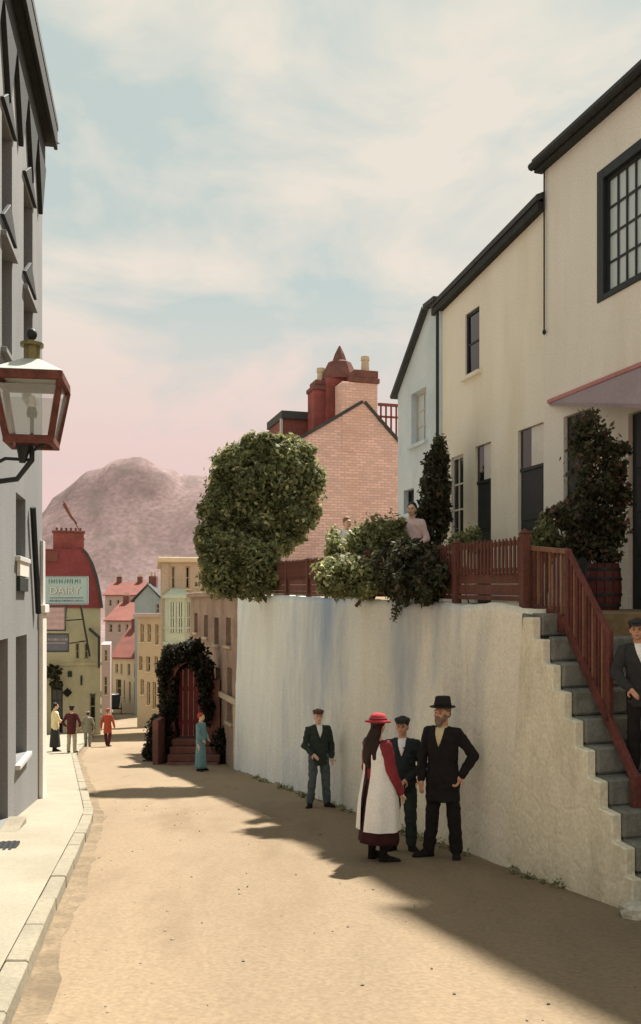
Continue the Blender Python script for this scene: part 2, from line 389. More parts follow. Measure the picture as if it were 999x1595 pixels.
# ------------------------------------------------------------------ mesh helpers
class MB:
    def __init__(s): s.v = []; s.f = []
    def add(s, vs, fs):
        o = len(s.v); s.v += [tuple(p) for p in vs]; s.f += [tuple(i + o for i in f) for f in fs]; return s
    def box(s, x0, x1, y0, y1, z0, z1):
        if x0 > x1: x0, x1 = x1, x0
        if y0 > y1: y0, y1 = y1, y0
        if z0 > z1: z0, z1 = z1, z0
        return s.add([(x0,y0,z0),(x1,y0,z0),(x1,y1,z0),(x0,y1,z0),(x0,y0,z1),(x1,y0,z1),(x1,y1,z1),(x0,y1,z1)],
                     [(0,3,2,1),(4,5,6,7),(0,1,5,4),(1,2,6,5),(2,3,7,6),(3,0,4,7)])
    def hexa(s, b, t):
        return s.add(list(b) + list(t), [(0,3,2,1),(4,5,6,7),(0,1,5,4),(1,2,6,5),(2,3,7,6),(3,0,4,7)])
    def prism(s, poly, ydepth0, ydepth1):
        """poly: (x,z) counter-clockwise seen from -y; extruded along y"""
        n = len(poly)
        a = [(x, ydepth0, z) for x, z in poly]; b = [(x, ydepth1, z) for x, z in poly]
        fs = [tuple(range(n)), tuple(range(2*n-1, n-1, -1))]
        for i in range(n):
            j = (i+1) % n; fs.append((j, i, n+i, n+j))
        return s.add(a + b, fs)
    def bar(s, p, q, w, h=None):
        """square bar between two points"""
        h = h or w
        p = Vector(p); q = Vector(q); d = (q-p).normalized()
        a = d.cross(Vector((0,0,1)))
        if a.length < 1e-3: a = Vector((1,0,0))
        a.normalize(); b = a.cross(d).normalized()
        a = a*w/2; b = b*h/2
        return s.hexa([p-a-b, p+a-b, p+a+b, p-a+b], [q-a-b, q+a-b, q+a+b, q-a+b])
    def tube(s, pts, r, n=8, r1=None, cap=True):
        pts = [Vector(p) for p in pts]; m = len(pts)
        o = len(s.v)
        prev = None
        for i, p in enumerate(pts):
            d = (pts[min(i+1, m-1)] - pts[max(i-1, 0)]).normalized()
            a = d.cross(Vector((0,0,1))) if prev is None else prev - d*prev.dot(d)
            if a.length < 1e-3: a = d.cross(Vector((1,0,0)))
            a.normalize(); prev = a; b = d.cross(a)
            rr = r if r1 is None else r + (r1-r)*i/(m-1)
            for k in range(n):
                t = 2*math.pi*k/n
                s.v.append(tuple(p + a*math.cos(t)*rr + b*math.sin(t)*rr))
        for i in range(m-1):
            for k in range(n):
                k2 = (k+1) % n
                s.f.append((o+i*n+k, o+i*n+k2, o+(i+1)*n+k2, o+(i+1)*n+k))
        if cap:
            s.f.append(tuple(o+k for k in range(n-1, -1, -1))); s.f.append(tuple(o+(m-1)*n+k for k in range(n)))
        return s
    def loft(s, rings, n=16, cap=True):
        """rings: (cx, cy, z, rx, ry) or callables giving points"""
        o = len(s.v)
        for cx, cy, z, rx, ry in rings:
            for k in range(n):
                t = 2*math.pi*k/n
                s.v.append((cx + rx*math.cos(t), cy + ry*math.sin(t), z))
        m = len(rings)
        for i in range(m-1):
            for k in range(n):
                k2 = (k+1) % n
                s.f.append((o+i*n+k, o+i*n+k2, o+(i+1)*n+k2, o+(i+1)*n+k))
        if cap:
            s.f.append(tuple(o+k for k in range(n-1, -1, -1))); s.f.append(tuple(o+(m-1)*n+k for k in range(n)))
        return s
    def ell(s, c, r, n=12, m=8):
        rings = []
        for i in range(m+1):
            a = -math.pi/2 + math.pi*i/m
            k = max(math.cos(a), 0.02)
            rings.append((c[0], c[1], c[2] + r[2]*math.sin(a), r[0]*k, r[1]*k))
        return s.loft(rings, n)
    def cap(s, p, r0, q, r1, n=10):
        """tapered capsule"""
        p = Vector(p); q = Vector(q); d = q-p; L = d.length
        if L < 1e-6: return s.ell(p, (r0, r0, r0))
        rot = d.to_track_quat('Z', 'Y').to_matrix()
        t = MB()
        rings = []
        for a in (-85, -55, -25): rings.append((0, 0, r0*math.sin(math.radians(a)), r0*math.cos(math.radians(a)), r0*math.cos(math.radians(a))))
        rings.append((0, 0, 0, r0, r0)); rings.append((0, 0, L, r1, r1))
        for a in (25, 55, 85): rings.append((0, 0, L + r1*math.sin(math.radians(a)), r1*math.cos(math.radians(a)), r1*math.cos(math.radians(a))))
        t.loft(rings, n)
        return s.add([p + rot @ Vector(v) for v in t.v], t.f)
    def mesh(s, name):
        me = bpy.data.meshes.new(name)
        me.from_pydata(s.v, [], s.f); me.update()
        return me
    def build(s, name, mat, parent=None, bevel=0.0, smooth=False):
        me = s.mesh(name)
        bm = bmesh.new(); bm.from_mesh(me)
        bmesh.ops.recalc_face_normals(bm, faces=bm.faces)
        if bevel:
            es = [e for e in bm.edges if len(e.link_faces) == 2 and e.calc_face_angle(0) > 0.6]
            bmesh.ops.bevel(bm, geom=es, offset=bevel, segments=1, affect='EDGES', clamp_overlap=True)
        bm.to_mesh(me); bm.free()
        if smooth:
            me.polygons.foreach_set('use_smooth', [True]*len(me.polygons))
        return obj(name, me, mat, parent)

def obj(name, me, mat, parent=None):
    o = bpy.data.objects.new(name, me)
    if mat is not None:
        me.materials.clear(); me.materials.append(M[mat] if isinstance(mat, str) else mat)
    COL.objects.link(o)
    if parent is not None: o.parent = parent
    return o

FR = {}
def tag(o, label=None, cat=None, group=None, kind=None):
    if label: o['label'] = label
    if cat: o['category'] = cat
    if group: o['group'] = group
    if kind: o['kind'] = kind
    return o

def thing(name, label, cat, loc, rotz=0.0, group=None):
    o = bpy.data.objects.new(name, None)
    o.empty_display_size = 0.3
    COL.objects.link(o)
    o.location = loc; o.rotation_euler = (0, 0, rotz)
    tag(o, label, cat, group)
    c, s = math.cos(rotz), math.sin(rotz)
    FR[o.name] = (Vector(loc), (c, s), (-s, c))
    return o

def pix(o, px, py, c=0.0):
    """local (x, z) where the photo pixel's ray meets the plane local y = c of thing o"""
    L, ex, ey = FR[o.name]
    kx, kz = (px-HX)/F, -(py-HY)/F
    t = (c + L.x*ey[0] + L.y*ey[1]) / (kx*ey[0] + ey[1])
    X, Y = kx*t - L.x, t - L.y
    return X*ex[0] + Y*ex[1], CAMZ + kz*t - L.z
def pxx(o, px, c=0.0): return pix(o, px, HY, c)[0]
def pz(o, px, py, c=0.0): return pix(o, px, py, c)[1]
def at(px, py, d): return Vector(((px-HX)/F*d, d, CAMZ - (py-HY)/F*d))

def gz(y):
    pts = [(-30, 1.0), (-9, 1.0), (0, 0.0), (70, -7.77), (110, -10.3), (135, -11.0), (6000, -11.0)]
    for (a, za), (b, zb) in zip(pts, pts[1:]):
        if y <= b: return za + (zb-za)*(y-a)/(b-a) if y > a else za
    return -11.0

# right-hand street line: wall face, s along the street away from the camera, t into the terrace
W0 = Vector((2.17, 8.65)); UX, UY = -0.28703, 0.95793
def R(s, t, z=0.0): return Vector((W0.x + UX*s + UY*t, W0.y + UY*s - UX*t, z))
ROT_R = math.atan2(-UY, -UX)       # facade frame: +x toward the camera along the street, +y into the house
ROT_G = math.atan2(-UX, UY)        # gable frame: +x = into the terrace, +y = away down the street

def facade(mb, x0, x1, z0, z1, openings, y=0.0, depth=0.2, z1b=None):
    """front wall with real openings and reveals; openings (xa, xb, za, zb)"""
    z1b = z1 if z1b is None else z1b
    def top(x): return z1 + (z1b-z1)*(x-x0)/(x1-x0)
    xs = sorted({x0, x1, *[o[0] for o in openings], *[o[1] for o in openings]})
    zs = sorted({z0, *[o[2] for o in openings], *[o[3] for o in openings]})
    for i in range(len(xs)-1):
        a, b = xs[i], xs[i+1]
        rows = zs + [None]
        for j in range(len(rows)-1):
            za, zb = rows[j], rows[j+1]
            mid = (a+b)/2
            if zb is not None and any(o[0] < mid < o[1] and o[2] < (za+zb)/2 < o[3] for o in openings): continue
            ta, tb = (top(a), top(b)) if zb is None else (zb, zb)
            mb.add([(a, y, za), (b, y, za), (b, y, tb), (a, y, ta)], [(0, 1, 2, 3)])
    for a, b, c, d in openings:
        q = y + depth
        mb.add([(a,y,c),(b,y,c),(b,y,d),(a,y,d),(a,q,c),(b,q,c),(b,q,d),(a,q,d)],
               [(0,4,5,1),(1,5,6,2),(2,6,7,3),(3,7,4,0)])

def house_shell(mb, x0, x1, z0, z1, depth, openings, rdepth=0.2, z1b=None):
    z1b = z1 if z1b is None else z1b
    facade(mb, x0, x1, z0, z1, openings, 0.0, rdepth, z1b)
    mb.add([(x0,0,z0),(x1,0,z0),(x1,depth,z0),(x0,depth,z0),(x0,0,z1),(x1,0,z1b),(x1,depth,z1b),(x0,depth,z1)],
           [(1,2,6,5),(2,3,7,6),(3,0,4,7),(4,5,6,7)])

def window(T, xa, xb, za, zb, y, nx, nz, fmat='white', gmat='glass', fw=0.06, bar=0.025, sill=True, sillmat=None, proud=0.0):
    """a window set in an opening at local plane y (the back of the reveal); panes are sub-parts"""
    m = MB()
    y0, y1 = y - 0.05, y
    m.box(xa, xa+fw, y0, y1, za, zb); m.box(xb-fw, xb, y0, y1, za, zb)
    m.box(xa+fw, xb-fw, y0, y1, za, za+fw); m.box(xa+fw, xb-fw, y0, y1, zb-fw, zb)
    ix0, ix1, iz0, iz1 = xa+fw, xb-fw, za+fw, zb-fw
    for i in range(1, nx):
        x = ix0 + (ix1-ix0)*i/nx; m.box(x-bar/2, x+bar/2, y0+0.008, y1-0.004, iz0, iz1)
    for j in range(1, nz):
        z = iz0 + (iz1-iz0)*j/nz; m.box(ix0, ix1, y0+0.010, y1-0.006, z-bar/2, z+bar/2)
    wd = m.build('window', fmat, T)
    pw, ph = (ix1-ix0)/nx, (iz1-iz0)/nz
    base = None
    for i in range(nx):
        for j in range(nz):
            if base is None:
                b = MB(); b.box(-pw/2+0.002, pw/2-0.002, -0.004, 0.004, -ph/2+0.002, ph/2-0.002)
                p = b.build('pane', gmat, wd); base = p
            else:
                p = bpy.data.objects.new('pane', base.data); COL.objects.link(p); p.parent = wd
            p.location = (ix0 + pw*(i+0.5), y - 0.022 + random.uniform(-.001, .001), iz0 + ph*(j+0.5))
            p.rotation_euler = (random.uniform(-.012, .012), 0, random.uniform(-.012, .012))
    if sill:
        b = MB(); b.box(xa-0.07, xb+0.07, -0.07-proud, y-0.05, za-0.07, za-0.003)
        b.build('sill', sillmat or fmat, wd, 0.006)
    return wd

# ------------------------------------------------------------------ foliage
def leaves(name, lumps, n, size, mat, parent, seed, shell=0.5, rough=0.28, droop=0.0, kind=None):
    """leaf-sized faces spread through overlapping uneven lumps; lumps: (centre, (rx,ry,rz))"""
    rng = np.random.default_rng(seed)
    big = list(lumps); lumps = list(lumps)
    for c, r in big:
        for _ in range(7):
            v = Vector(rng.normal(size=3)).normalized()
            k = rng.uniform(.14, .42)
            lumps.append((Vector(c) + Vector((v.x*r[0], v.y*r[1], v.z*r[2]))*(rng.uniform(.72, .98) if k > .24 else rng.uniform(1.0, 1.14)), (r[0]*k+.04, r[1]*k+.04, r[2]*k+.04)))
    wts = np.array([l[1][0]*l[1][1] + l[1][1]*l[1][2] + l[1][0]*l[1][2] for l in lumps]); wts /= wts.sum()
    which = rng.choice(len(lumps), n, p=wts)
    C = np.array([tuple(l[0]) for l in lumps])[which]
    Rr = np.array([l[1] for l in lumps])[which]
    d = rng.normal(size=(n, 3)); d /= np.linalg.norm(d, axis=1)[:, None]
    ph = rng.uniform(0, 6.28, (len(lumps), 4))[which]
    wob = 1 + rough*(np.sin(d[:, 0]*4+ph[:, 0])*np.sin(d[:, 1]*5+ph[:, 1]) + 0.7*np.sin(d[:, 2]*7+ph[:, 2]+d[:, 0]*5)*np.sin(d[:, 1]*9+ph[:, 3]))
    rad = (1 - (1-shell)*rng.random(n)**1.6) * wob
    stray = rng.random(n) < 0.08
    rad[stray] *= rng.uniform(1.02, 1.28, stray.sum())
    P = C + d*Rr*rad[:, None]
    a = rng.normal(size=(n, 3)); nrm = d*0.7 + a*0.6; nrm[:, 2] += 0.35; nrm /= np.linalg.norm(nrm, axis=1)[:, None]
    t = np.cross(nrm, rng.normal(size=(n, 3))); t /= np.linalg.norm(t, axis=1)[:, None]
    t[:, 2] -= droop; t /= np.linalg.norm(t, axis=1)[:, None]
    b = np.cross(nrm, t)
    sz = size*rng.uniform(0.45, 1.6, n)[:, None]
    V = np.stack([P - t*sz*0.9, P + b*sz*0.48, P + t*sz*0.9 + nrm*sz*0.12, P - b*sz*0.48], axis=1).reshape(-1, 3)
    me = bpy.data.meshes.new(name)
    me.vertices.add(n*4); me.vertices.foreach_set('co', V.astype(np.float32).ravel())
    me.loops.add(n*4); me.loops.foreach_set('vertex_index', np.arange(n*4, dtype=np.int32))
    me.polygons.add(n); me.polygons.foreach_set('loop_start', np.arange(0, n*4, 4, dtype=np.int32))
    me.polygons.foreach_set('loop_total', np.full(n, 4, dtype=np.int32))
    me.update(calc_edges=True); me.validate()
    return obj(name, me, mat, parent)

def plant(name, label, cat, base, lumps, n, size, mat, seed, trunk_r=0.03, limbs=5, shell=0.5, group=None, rough=0.28, trunkname='stem', crownname='foliage', droop=0.0):
    """lumps in world coordinates"""
    T = thing(name, label, cat, base, 0, group)
    B = Vector(base)
    ll = [(Vector(c) - B, r) for c, r in lumps]
    leaves(crownname, ll, n, size, mat, T, seed, shell, rough, droop)
    m = MB()
    rnd = random.Random(seed)
    top = max(ll, key=lambda l: l[0].z)[0]
    mid = Vector((top.x*0.5, top.y*0.5, top.z*0.45))
    m.tube([(0, 0, -0.05), tuple(mid*0.5 + Vector((rnd.uniform(-.05, .05), 0, 0))), tuple(mid), tuple(top*0.9)], trunk_r, 8, trunk_r*0.35)
    for i in range(limbs):
        c, r = ll[i % len(ll)]
        st = mid*rnd.uniform(0.5, 1.0)
        en = c + Vector((rnd.uniform(-.5, .5)*r[0], rnd.uniform(-.5, .5)*r[1], rnd.uniform(-.2, .6)*r[2]))
        m.tube([tuple(st), tuple((st+en)/2 + Vector((0, 0, 0.06*r[2]))), tuple(en)], trunk_r*0.5, 6, trunk_r*0.15)
    m.build(trunkname, 'bark', T, smooth=True)
    return T

# ================================================================== THE SETTING
def pl(pts, y):
    for (a, xa), (b, xb) in zip(pts, pts[1:]):
        if y <= b: return xa + (xb-xa)*(y-a)/(b-a)
    return pts[-1][1]
KERB = [(-8, 0.90), (4.76, -1.63), (11.6, -2.98), (13.2, -3.32), (14.6, -3.72), (28, -7.6), (68, -16.6), (110, -24.3), (140, -28)]
RIGHT = [(-8, 8.5), (9, 3.4), (24, -1.2), (34, -4.0), (46, -7.5), (95, -16.2), (140, -20)]

def ground_sheet():
    m = MB()
    ys = [-30, -15, -9, 0, 10, 20, 35, 50, 70, 90, 110, 135, 250, 600, 1500, 4000]
    xs = [-4000, -800, -150, -40, -15, 0, 15, 40, 150, 800, 4000]
    for y in ys:
        for x in xs: m.v.append((x, y, gz(y)-0.03))
    k = len(xs)
    for i in range(len(ys)-1):
        for j in range(k-1): m.f.append((i*k+j, i*k+j+1, (i+1)*k+j+1, (i+1)*k+j))
    tag(m.build('ground', 'earth'), kind='structure')
ground_sheet()

def road_sheet():
    m = MB(); ys = []
    y = -8.0
    while y < 140: ys.append(y); y += 0.16 if y < 22 else (0.5 if y < 40 else 2.0)
    n = 56
    for y in ys:
        a, b = pl(KERB, y)-0.03, pl(RIGHT, y)
        for j in range(n+1):
            f = j/n; x = a+(b-a)*f
            z = gz(y) + 0.006 + 0.045*4*f*(1-f)*0.5 + 0.010*mnoise.noise((x*0.9, y*0.7, 3)) + 0.007*mnoise.noise((x*3.5+y*.8, y*.9, 6)) + 0.004*mnoise.noise((x*8, y*7, 1)) - 0.016*sum(math.exp(-((x - c_ - pl(KERB, y))/.09)**2)*(.6+.6*mnoise.noise((y*.5, c_, 2))) for c_ in (1.25, 2.6, 2.95))
            m.v.append((x, y, z))
    for i in range(len(ys)-1):
        for j in range(n):
            m.f.append((i*(n+1)+j, i*(n+1)+j+1, (i+1)*(n+1)+j+1, (i+1)*(n+1)+j))
    tag(m.build('road', 'road', smooth=True), kind='structure')
road_sheet()

def gutter():
    m = MB(); ys = []; y = -8.0
    while y < 40: ys.append(y); y += .25
    rnd = random.Random(9)
    for y in ys:
        a = pl(KERB, y); wd = .17 + .09*mnoise.noise((y*.7, 0, 3)) + .05*mnoise.noise((y*3, 0, 1)) + .03*mnoise.noise((y*9, 0, 1))
        for k, f in enumerate((0, .5, 1)): m.v.append((a-.015+wd*f, y, gz(y) + .012 + .03*wd*f + (.004 if k < 2 else -.006)))
    for i in range(len(ys)-1):
        for j in range(2): m.f.append((i*3+j, i*3+j+1, (i+1)*3+j+1, (i+1)*3+j))
    tag(m.build('gutter', 'gutter', smooth=True), kind='structure')
M['gutter'] = mk('gutter_mud', (128, 112, 90), 0.95, 0.25, 3, 0.2, 30, 0.4, 25, stain=(104, 90, 72), stain_scale=2, stain_amt=0.8)
gutter()
def pavement():
    m = MB(); ys = []; y = -8.0
    while y <= 66: ys.append(y); y += 0.4 if y < 32 else 2
    for y in ys:
        a = pl(KERB, y)
        z = gz(y)
        for x, dz in ((a-12, .12), (a-0.17, .125), (a-0.16, .118), ): m.v.append((x, y, z+dz))
    for i in range(len(ys)-1):
        for j in range(2): m.f.append((i*3+j, i*3+j+1, (i+1)*3+j+1, (i+1)*3+j))
    p = tag(m.build('pavement', 'pave'), kind='structure')
    # kerb stones, each its own piece
    y = -8.0; i = 0
    while y < 60:
        L = 0.9 if y < 30 else 1.6
        y2 = y + L - 0.012
        b = MB(); a0, a1 = pl(KERB, y), pl(KERB, y2); z0, z1 = gz(y), gz(y2)
        h = 0.128 + random.uniform(-.006, .006); j = random.uniform(-.008, .008)
        b.hexa([(a0-.155, y, z0-.1), (a0+j, y, z0-.1), (a1+j, y2, z1-.1), (a1-.155, y2, z1-.1)],
               [(a0-.155, y, z0+h), (a0-.012+j, y, z0+h), (a1-.012+j, y2, z1+h), (a1-.155, y2, z1+h)])
        b.build('kerb_stone', 'kerb', p, 0.01)
        y += L
pavement()

def hill():
    m = MB()
    D = 420.0
    prof = [(-900, 900), (-500, 905), (-200, 885), (-60, 880), (30, 846), (66, 815), (90, 786), (110, 766), (125, 748), (150, 733), (182, 722), (205, 719), (240, 727), (268, 729), (282, 740), (310, 741), (340, 748), (420, 770), (520, 800), (700, 850), (1000, 890), (1500, 905)]
    def rz(px):
        for (a, za), (b, zb) in zip(prof, prof[1:]):
            if px <= b: return za+(zb-za)*(px-a)/(b-a)
        return prof[-1][1]
    nx, ny = 240, 46
    for i in range(nx+1):
        px = -900 + 2400*i/nx
        X = (px-HX)/F*D
        top = CAMZ - (rz(px)-HY)/F*D
        for j in range(ny+1):
            v = j/ny
            y = D - 150 + 320*v
            f = math.exp(-((y-D)/70.0)**2) if y < D else math.exp(-((y-D)/110.0)**2)
            h = -13 + (top+13)*f
            q = (X*0.03, y*0.03, 1.7)
            h += f*(9.0*(abs(mnoise.fractal(q, 0.9, 2.1, 6))-.35) + 2.2*mnoise.noise((X*0.12, y*0.12, 5)))*(1 if f < 0.97 else 0.5)
            m.v.append((X, y, h))
    k = ny+1
    for i in range(nx):
        for j in range(ny): m.f.append((i*k+j, (i+1)*k+j, (i+1)*k+j+1, i*k+j+1))
    tag(m.build('hill', 'hill', smooth=True), kind='structure')
hill()

# ------------------------------------------------------------------ terrace, retaining wall
def wtop(s): return 1.66 + 0.30*max(0, s)/15.8
def sx(px, t=0.0):
    k = (px-HX)/F
    return (k*(W0.y - UX*t) - (W0.x + UY*t))/(UX - k*UY)
S_SEAM = sx(828); S_END = sx(371)
# the terrace would fill the stair well: it starts behind the stairs instead
def terrace2():
    m = MB()
    def blk(s0, s1, t0, t1, z0, z1):
        b = [R(s0, t0), R(s1, t0), R(s1, t1), R(s0, t1)]
        m.hexa([(p.x, p.y, gz(p.y)-.4) for p in b], [(p.x, p.y, z) for p, z in zip(b, (z0, z1, z1, z0))])
    blk(-0.05, S_END-0.05, 0.28, 9.0, 1.60, wtop(S_END)-.06)
    blk(-11, -0.052, 1.50, 9.0, 1.60, 1.60)
    tag(m.build('terrace', 'earth'), kind='structure')
terrace2()

def retaining_wall():
    base = R(S_SEAM, 0, gz(R(S_SEAM, 0).y))
    T = thing('retaining_wall', 'tall limewashed retaining wall with blue-grey stains beside the road', 'wall', base)
    m = MB(); n = 150; nz = 30
    grid = []
    for i in range(n+1):
        s = S_SEAM - 0.0 + (S_END - S_SEAM)*i/n
        row = []
        for j in range(nz+1):
            f = j/nz
            zb = gz(R(s, 0).y) - 0.15; zt = wtop(s) + 0.035*mnoise.noise((s*1.3, 0, 9)) + 0.02*mnoise.noise((s*5, 0, 2))
            z = zb + (zt-zb)*f
            t = -0.10*(1-f) + 0.030*mnoise.noise((s*0.8, z*0.8, 4)) + 0.016*mnoise.noise((s*3.1, z*3.1, 8)) + 0.008*mnoise.noise((s*7, z*7, 8))
            row.append(R(s, t, z))
        row.append(R(s, 0.27, zt)); row.append(R(s, 0.27, zb))
        grid.append(row)
    k = nz+3
    for row in grid: m.v += [tuple(p - Vector(base)) for p in row]
    for i in range(n):
        for j in range(k):
            j2 = (j+1) % k
            m.f.append((i*k+j, (i+1)*k+j, (i+1)*k+j2, i*k+j2))
    m.f.append(tuple(range(k))); m.f.append(tuple(n*k + q for q in range(k-1, -1, -1)))
    m.build('wall_face', 'wallcream', T, smooth=True)
    # rough stones laid along the foot of the wall
    rnd = random.Random(3)
    for i in range(16):
        s = S_SEAM + 0.2 + i*0.9 + rnd.uniform(-.2, .2)
        if s > S_END - .3: break
        r = rnd.uniform(.05, .10)
        p = R(s, -0.13, gz(R(s, 0).y)+0.02) - Vector(base)
        b = MB(); b.ell((0, 0, 0), (r*1.3, r*0.7, r*0.7), 7, 5)
        b.v = [(x*(1+rnd.uniform(-.2, .2)), y*(1+rnd.uniform(-.2, .2)), z) for x, y, z in b.v]
        o = b.build('stone', 'kerb', T); o.location = p; o.rotation_euler = (0, 0, ROT_R)
retaining_wall()

def foot_weeds():
    rnd = random.Random(23); L = []
    for i in range(46):
        s_ = S_SEAM - .9 + rnd.random()**1.2*13
        p_ = R(s_, -.15-rnd.random()*.08); r = rnd.uniform(.02, .06)
        L.append((Vector((p_.x, p_.y, gz(p_.y)+r*.6)), (r*1.5, r, r*1.1)))
    tag(leaves('weeds', L, 2600, .022, 'leaflight', None, 55, .2, .5), 'low weeds and grass along the foot of the wall', 'weeds', kind='stuff')
foot_weeds()

# ------------------------------------------------------------------ stone steps
TREAD, RISE = 0.185, 0.235
NOSE0 = (8.55-8.65)/UY      # s of the top step's nose
def steps():
    base = R(NOSE0, 0, gz(R(NOSE0, 0).y))
    T = thing('stone_steps', 'steep flight of worn grey stone steps climbing beside the wall', 'steps', base, ROT_R)
    # local x toward the camera
    zt = 1.38 - base.z
    for i in range(9):
        z1 = zt - RISE*i; x1 = TREAD*i
        m = MB()
        m.box(-0.05 if i else -0.10, x1+0.015, 0.0, 1.48, z1-RISE+0.004, z1)
        o = m.build('step', 'step', T, 0.022)
        for v_ in o.data.vertices: v_.co += Vector((random.uniform(-.006, .006), 0, random.uniform(-.006, .004)))
    # landing slab
    m = MB(); m.box(-0.58, -TREAD+0.015, 0.0, 1.48, zt+0.004, zt+RISE-0.012); m.build('landing', 'step', T, 0.015)
    m = MB(); m.box(-0.58, TREAD*9, 0.02, 1.48, -0.9, zt-RISE*9-.012); m.build('footing', 'step', T)
    m = MB(); m.box(TREAD*8+.02, TREAD*10.2, -0.16, 1.4, -0.45, zt-RISE*9+0.0); m.build('step', 'rock', T, 0.03)
    # limewashed flank: stepped plate with a battered, leaning far edge
    m = MB()
    zb = -0.5
    poly = [(sx(797)*-1 + NOSE0, zb)]
    xr = TREAD*7.45
    poly.append((xr, zb))
    poly.append((xr, zt - RISE*8 - 0.012))
    for i in range(7, -1, -1):
        poly.append((TREAD*i - 0.006, zt - RISE*(i+1) - 0.012)); poly.append((TREAD*i - 0.006, zt - RISE*i - 0.022))
    poly.append((-TREAD, zt-0.022)); poly.append((-TREAD, zt+RISE-0.05))
    poly.append((-(S_SEAM-NOSE0), zt+RISE-0.05))
    m.prism(poly, -0.10, -0.004)
    o = m.build('flank', 'stairwall', T, 0.012)
    rnd = random.Random(5)
    b = MB(); b.ell((0, 0, 0), (.14, .12, .09), 9, 6)
    b.v = [(x*(1+rnd.uniform(-.2, .2)), y*(1+rnd.uniform(-.2, .2)), z) for x, y, z in b.v]
    o = b.build('loose_stone', 'rock', None); p = at(990, 1392, 7.05); o.location = (p.x, p.y, gz(p.y)+0.06)
    tag(o, 'pale rounded stone lying at the foot of the steps', 'stone')
steps()

# ------------------------------------------------------------------ fence on the wall top
def fence():
    s0, s1 = sx(815, .1), sx(418, .1)
    base = R(s0, 0.12, wtop(s0))
    T = thing('picket_fence', 'red-brown timber picket fence along the top of the limewashed wall', 'fence', base, ROT_R)
    L = s1 - s0
    dz = (wtop(s1)-wtop(s0))/L
    def Z(x): return -x*dz       # x is negative going away
    post = None
    npost = 8
    for i in range(npost):
        x = -L*i/(npost-1)
        m = MB(); h = 0.75 if i == 0 else 0.72
        m.box(-.045, .045, -.045, .045, -0.03, h); m.add([(-.055,-.055,h),(.055,-.055,h),(.055,.055,h),(-.055,.055,h),(0,0,h+.06)], [(0,1,4),(1,2,4),(2,3,4),(3,0,4),(3,2,1,0)])
        o = m.build('post', 'fence', T, 0.006); o.location = (x, 0, Z(x))
    for z, hh, mt in ((0.64, 0.05, 'fencelight'), (0.36, 0.045, 'fencelight'), (0.05, 0.05, 'fence')):
        m = MB(); m.hexa([(-L, .0, Z(-L)+z), (0, .0, z), (0, .04, z), (-L, .04, Z(-L)+z)], [(-L, .0, Z(-L)+z+hh), (0, .0, z+hh), (0, .04, z+hh), (-L, .04, Z(-L)+z+hh)])
        m.build('rail', mt, T)
    # boards in the lower tier
    for k in range(2):
        for i in range(npost-1):
            xa, xb = -L*(i+1)/(npost-1)+.05, -L*i/(npost-1)-.05
            z = 0.11 + k*0.125
            m = MB(); m.hexa([(xa, .008, Z(xa)+z), (xb, .008, Z(xb)+z), (xb, .03, Z(xb)+z), (xa, .03, Z(xa)+z)],
                             [(xa, .008, Z(xa)+z+.115), (xb, .008, Z(xb)+z+.115), (xb, .03, Z(xb)+z+.115), (xa, .03, Z(xa)+z+.115)])
            m.build('board', 'fence', T, 0.004)
    pk = None
    x = -0.11
    i = 0
    while x > -L+0.05:
        if pk is None:
            m = MB(); m.prism([(-.017, 0), (.017, 0), (.017, .355), (0, .385), (-.017, .355)], -.018, .0); o = m.build('picket', 'fence', T); pk = o
        else:
            o = bpy.data.objects.new('picket', pk.data); COL.objects.link(o); o.parent = T
        o.location = (x, -0.001, Z(x)+0.34+random.uniform(-.012, .008)); o.rotation_euler = (0, random.uniform(-.02, .02), 0)
        x -= 0.085; i += 1
fence()

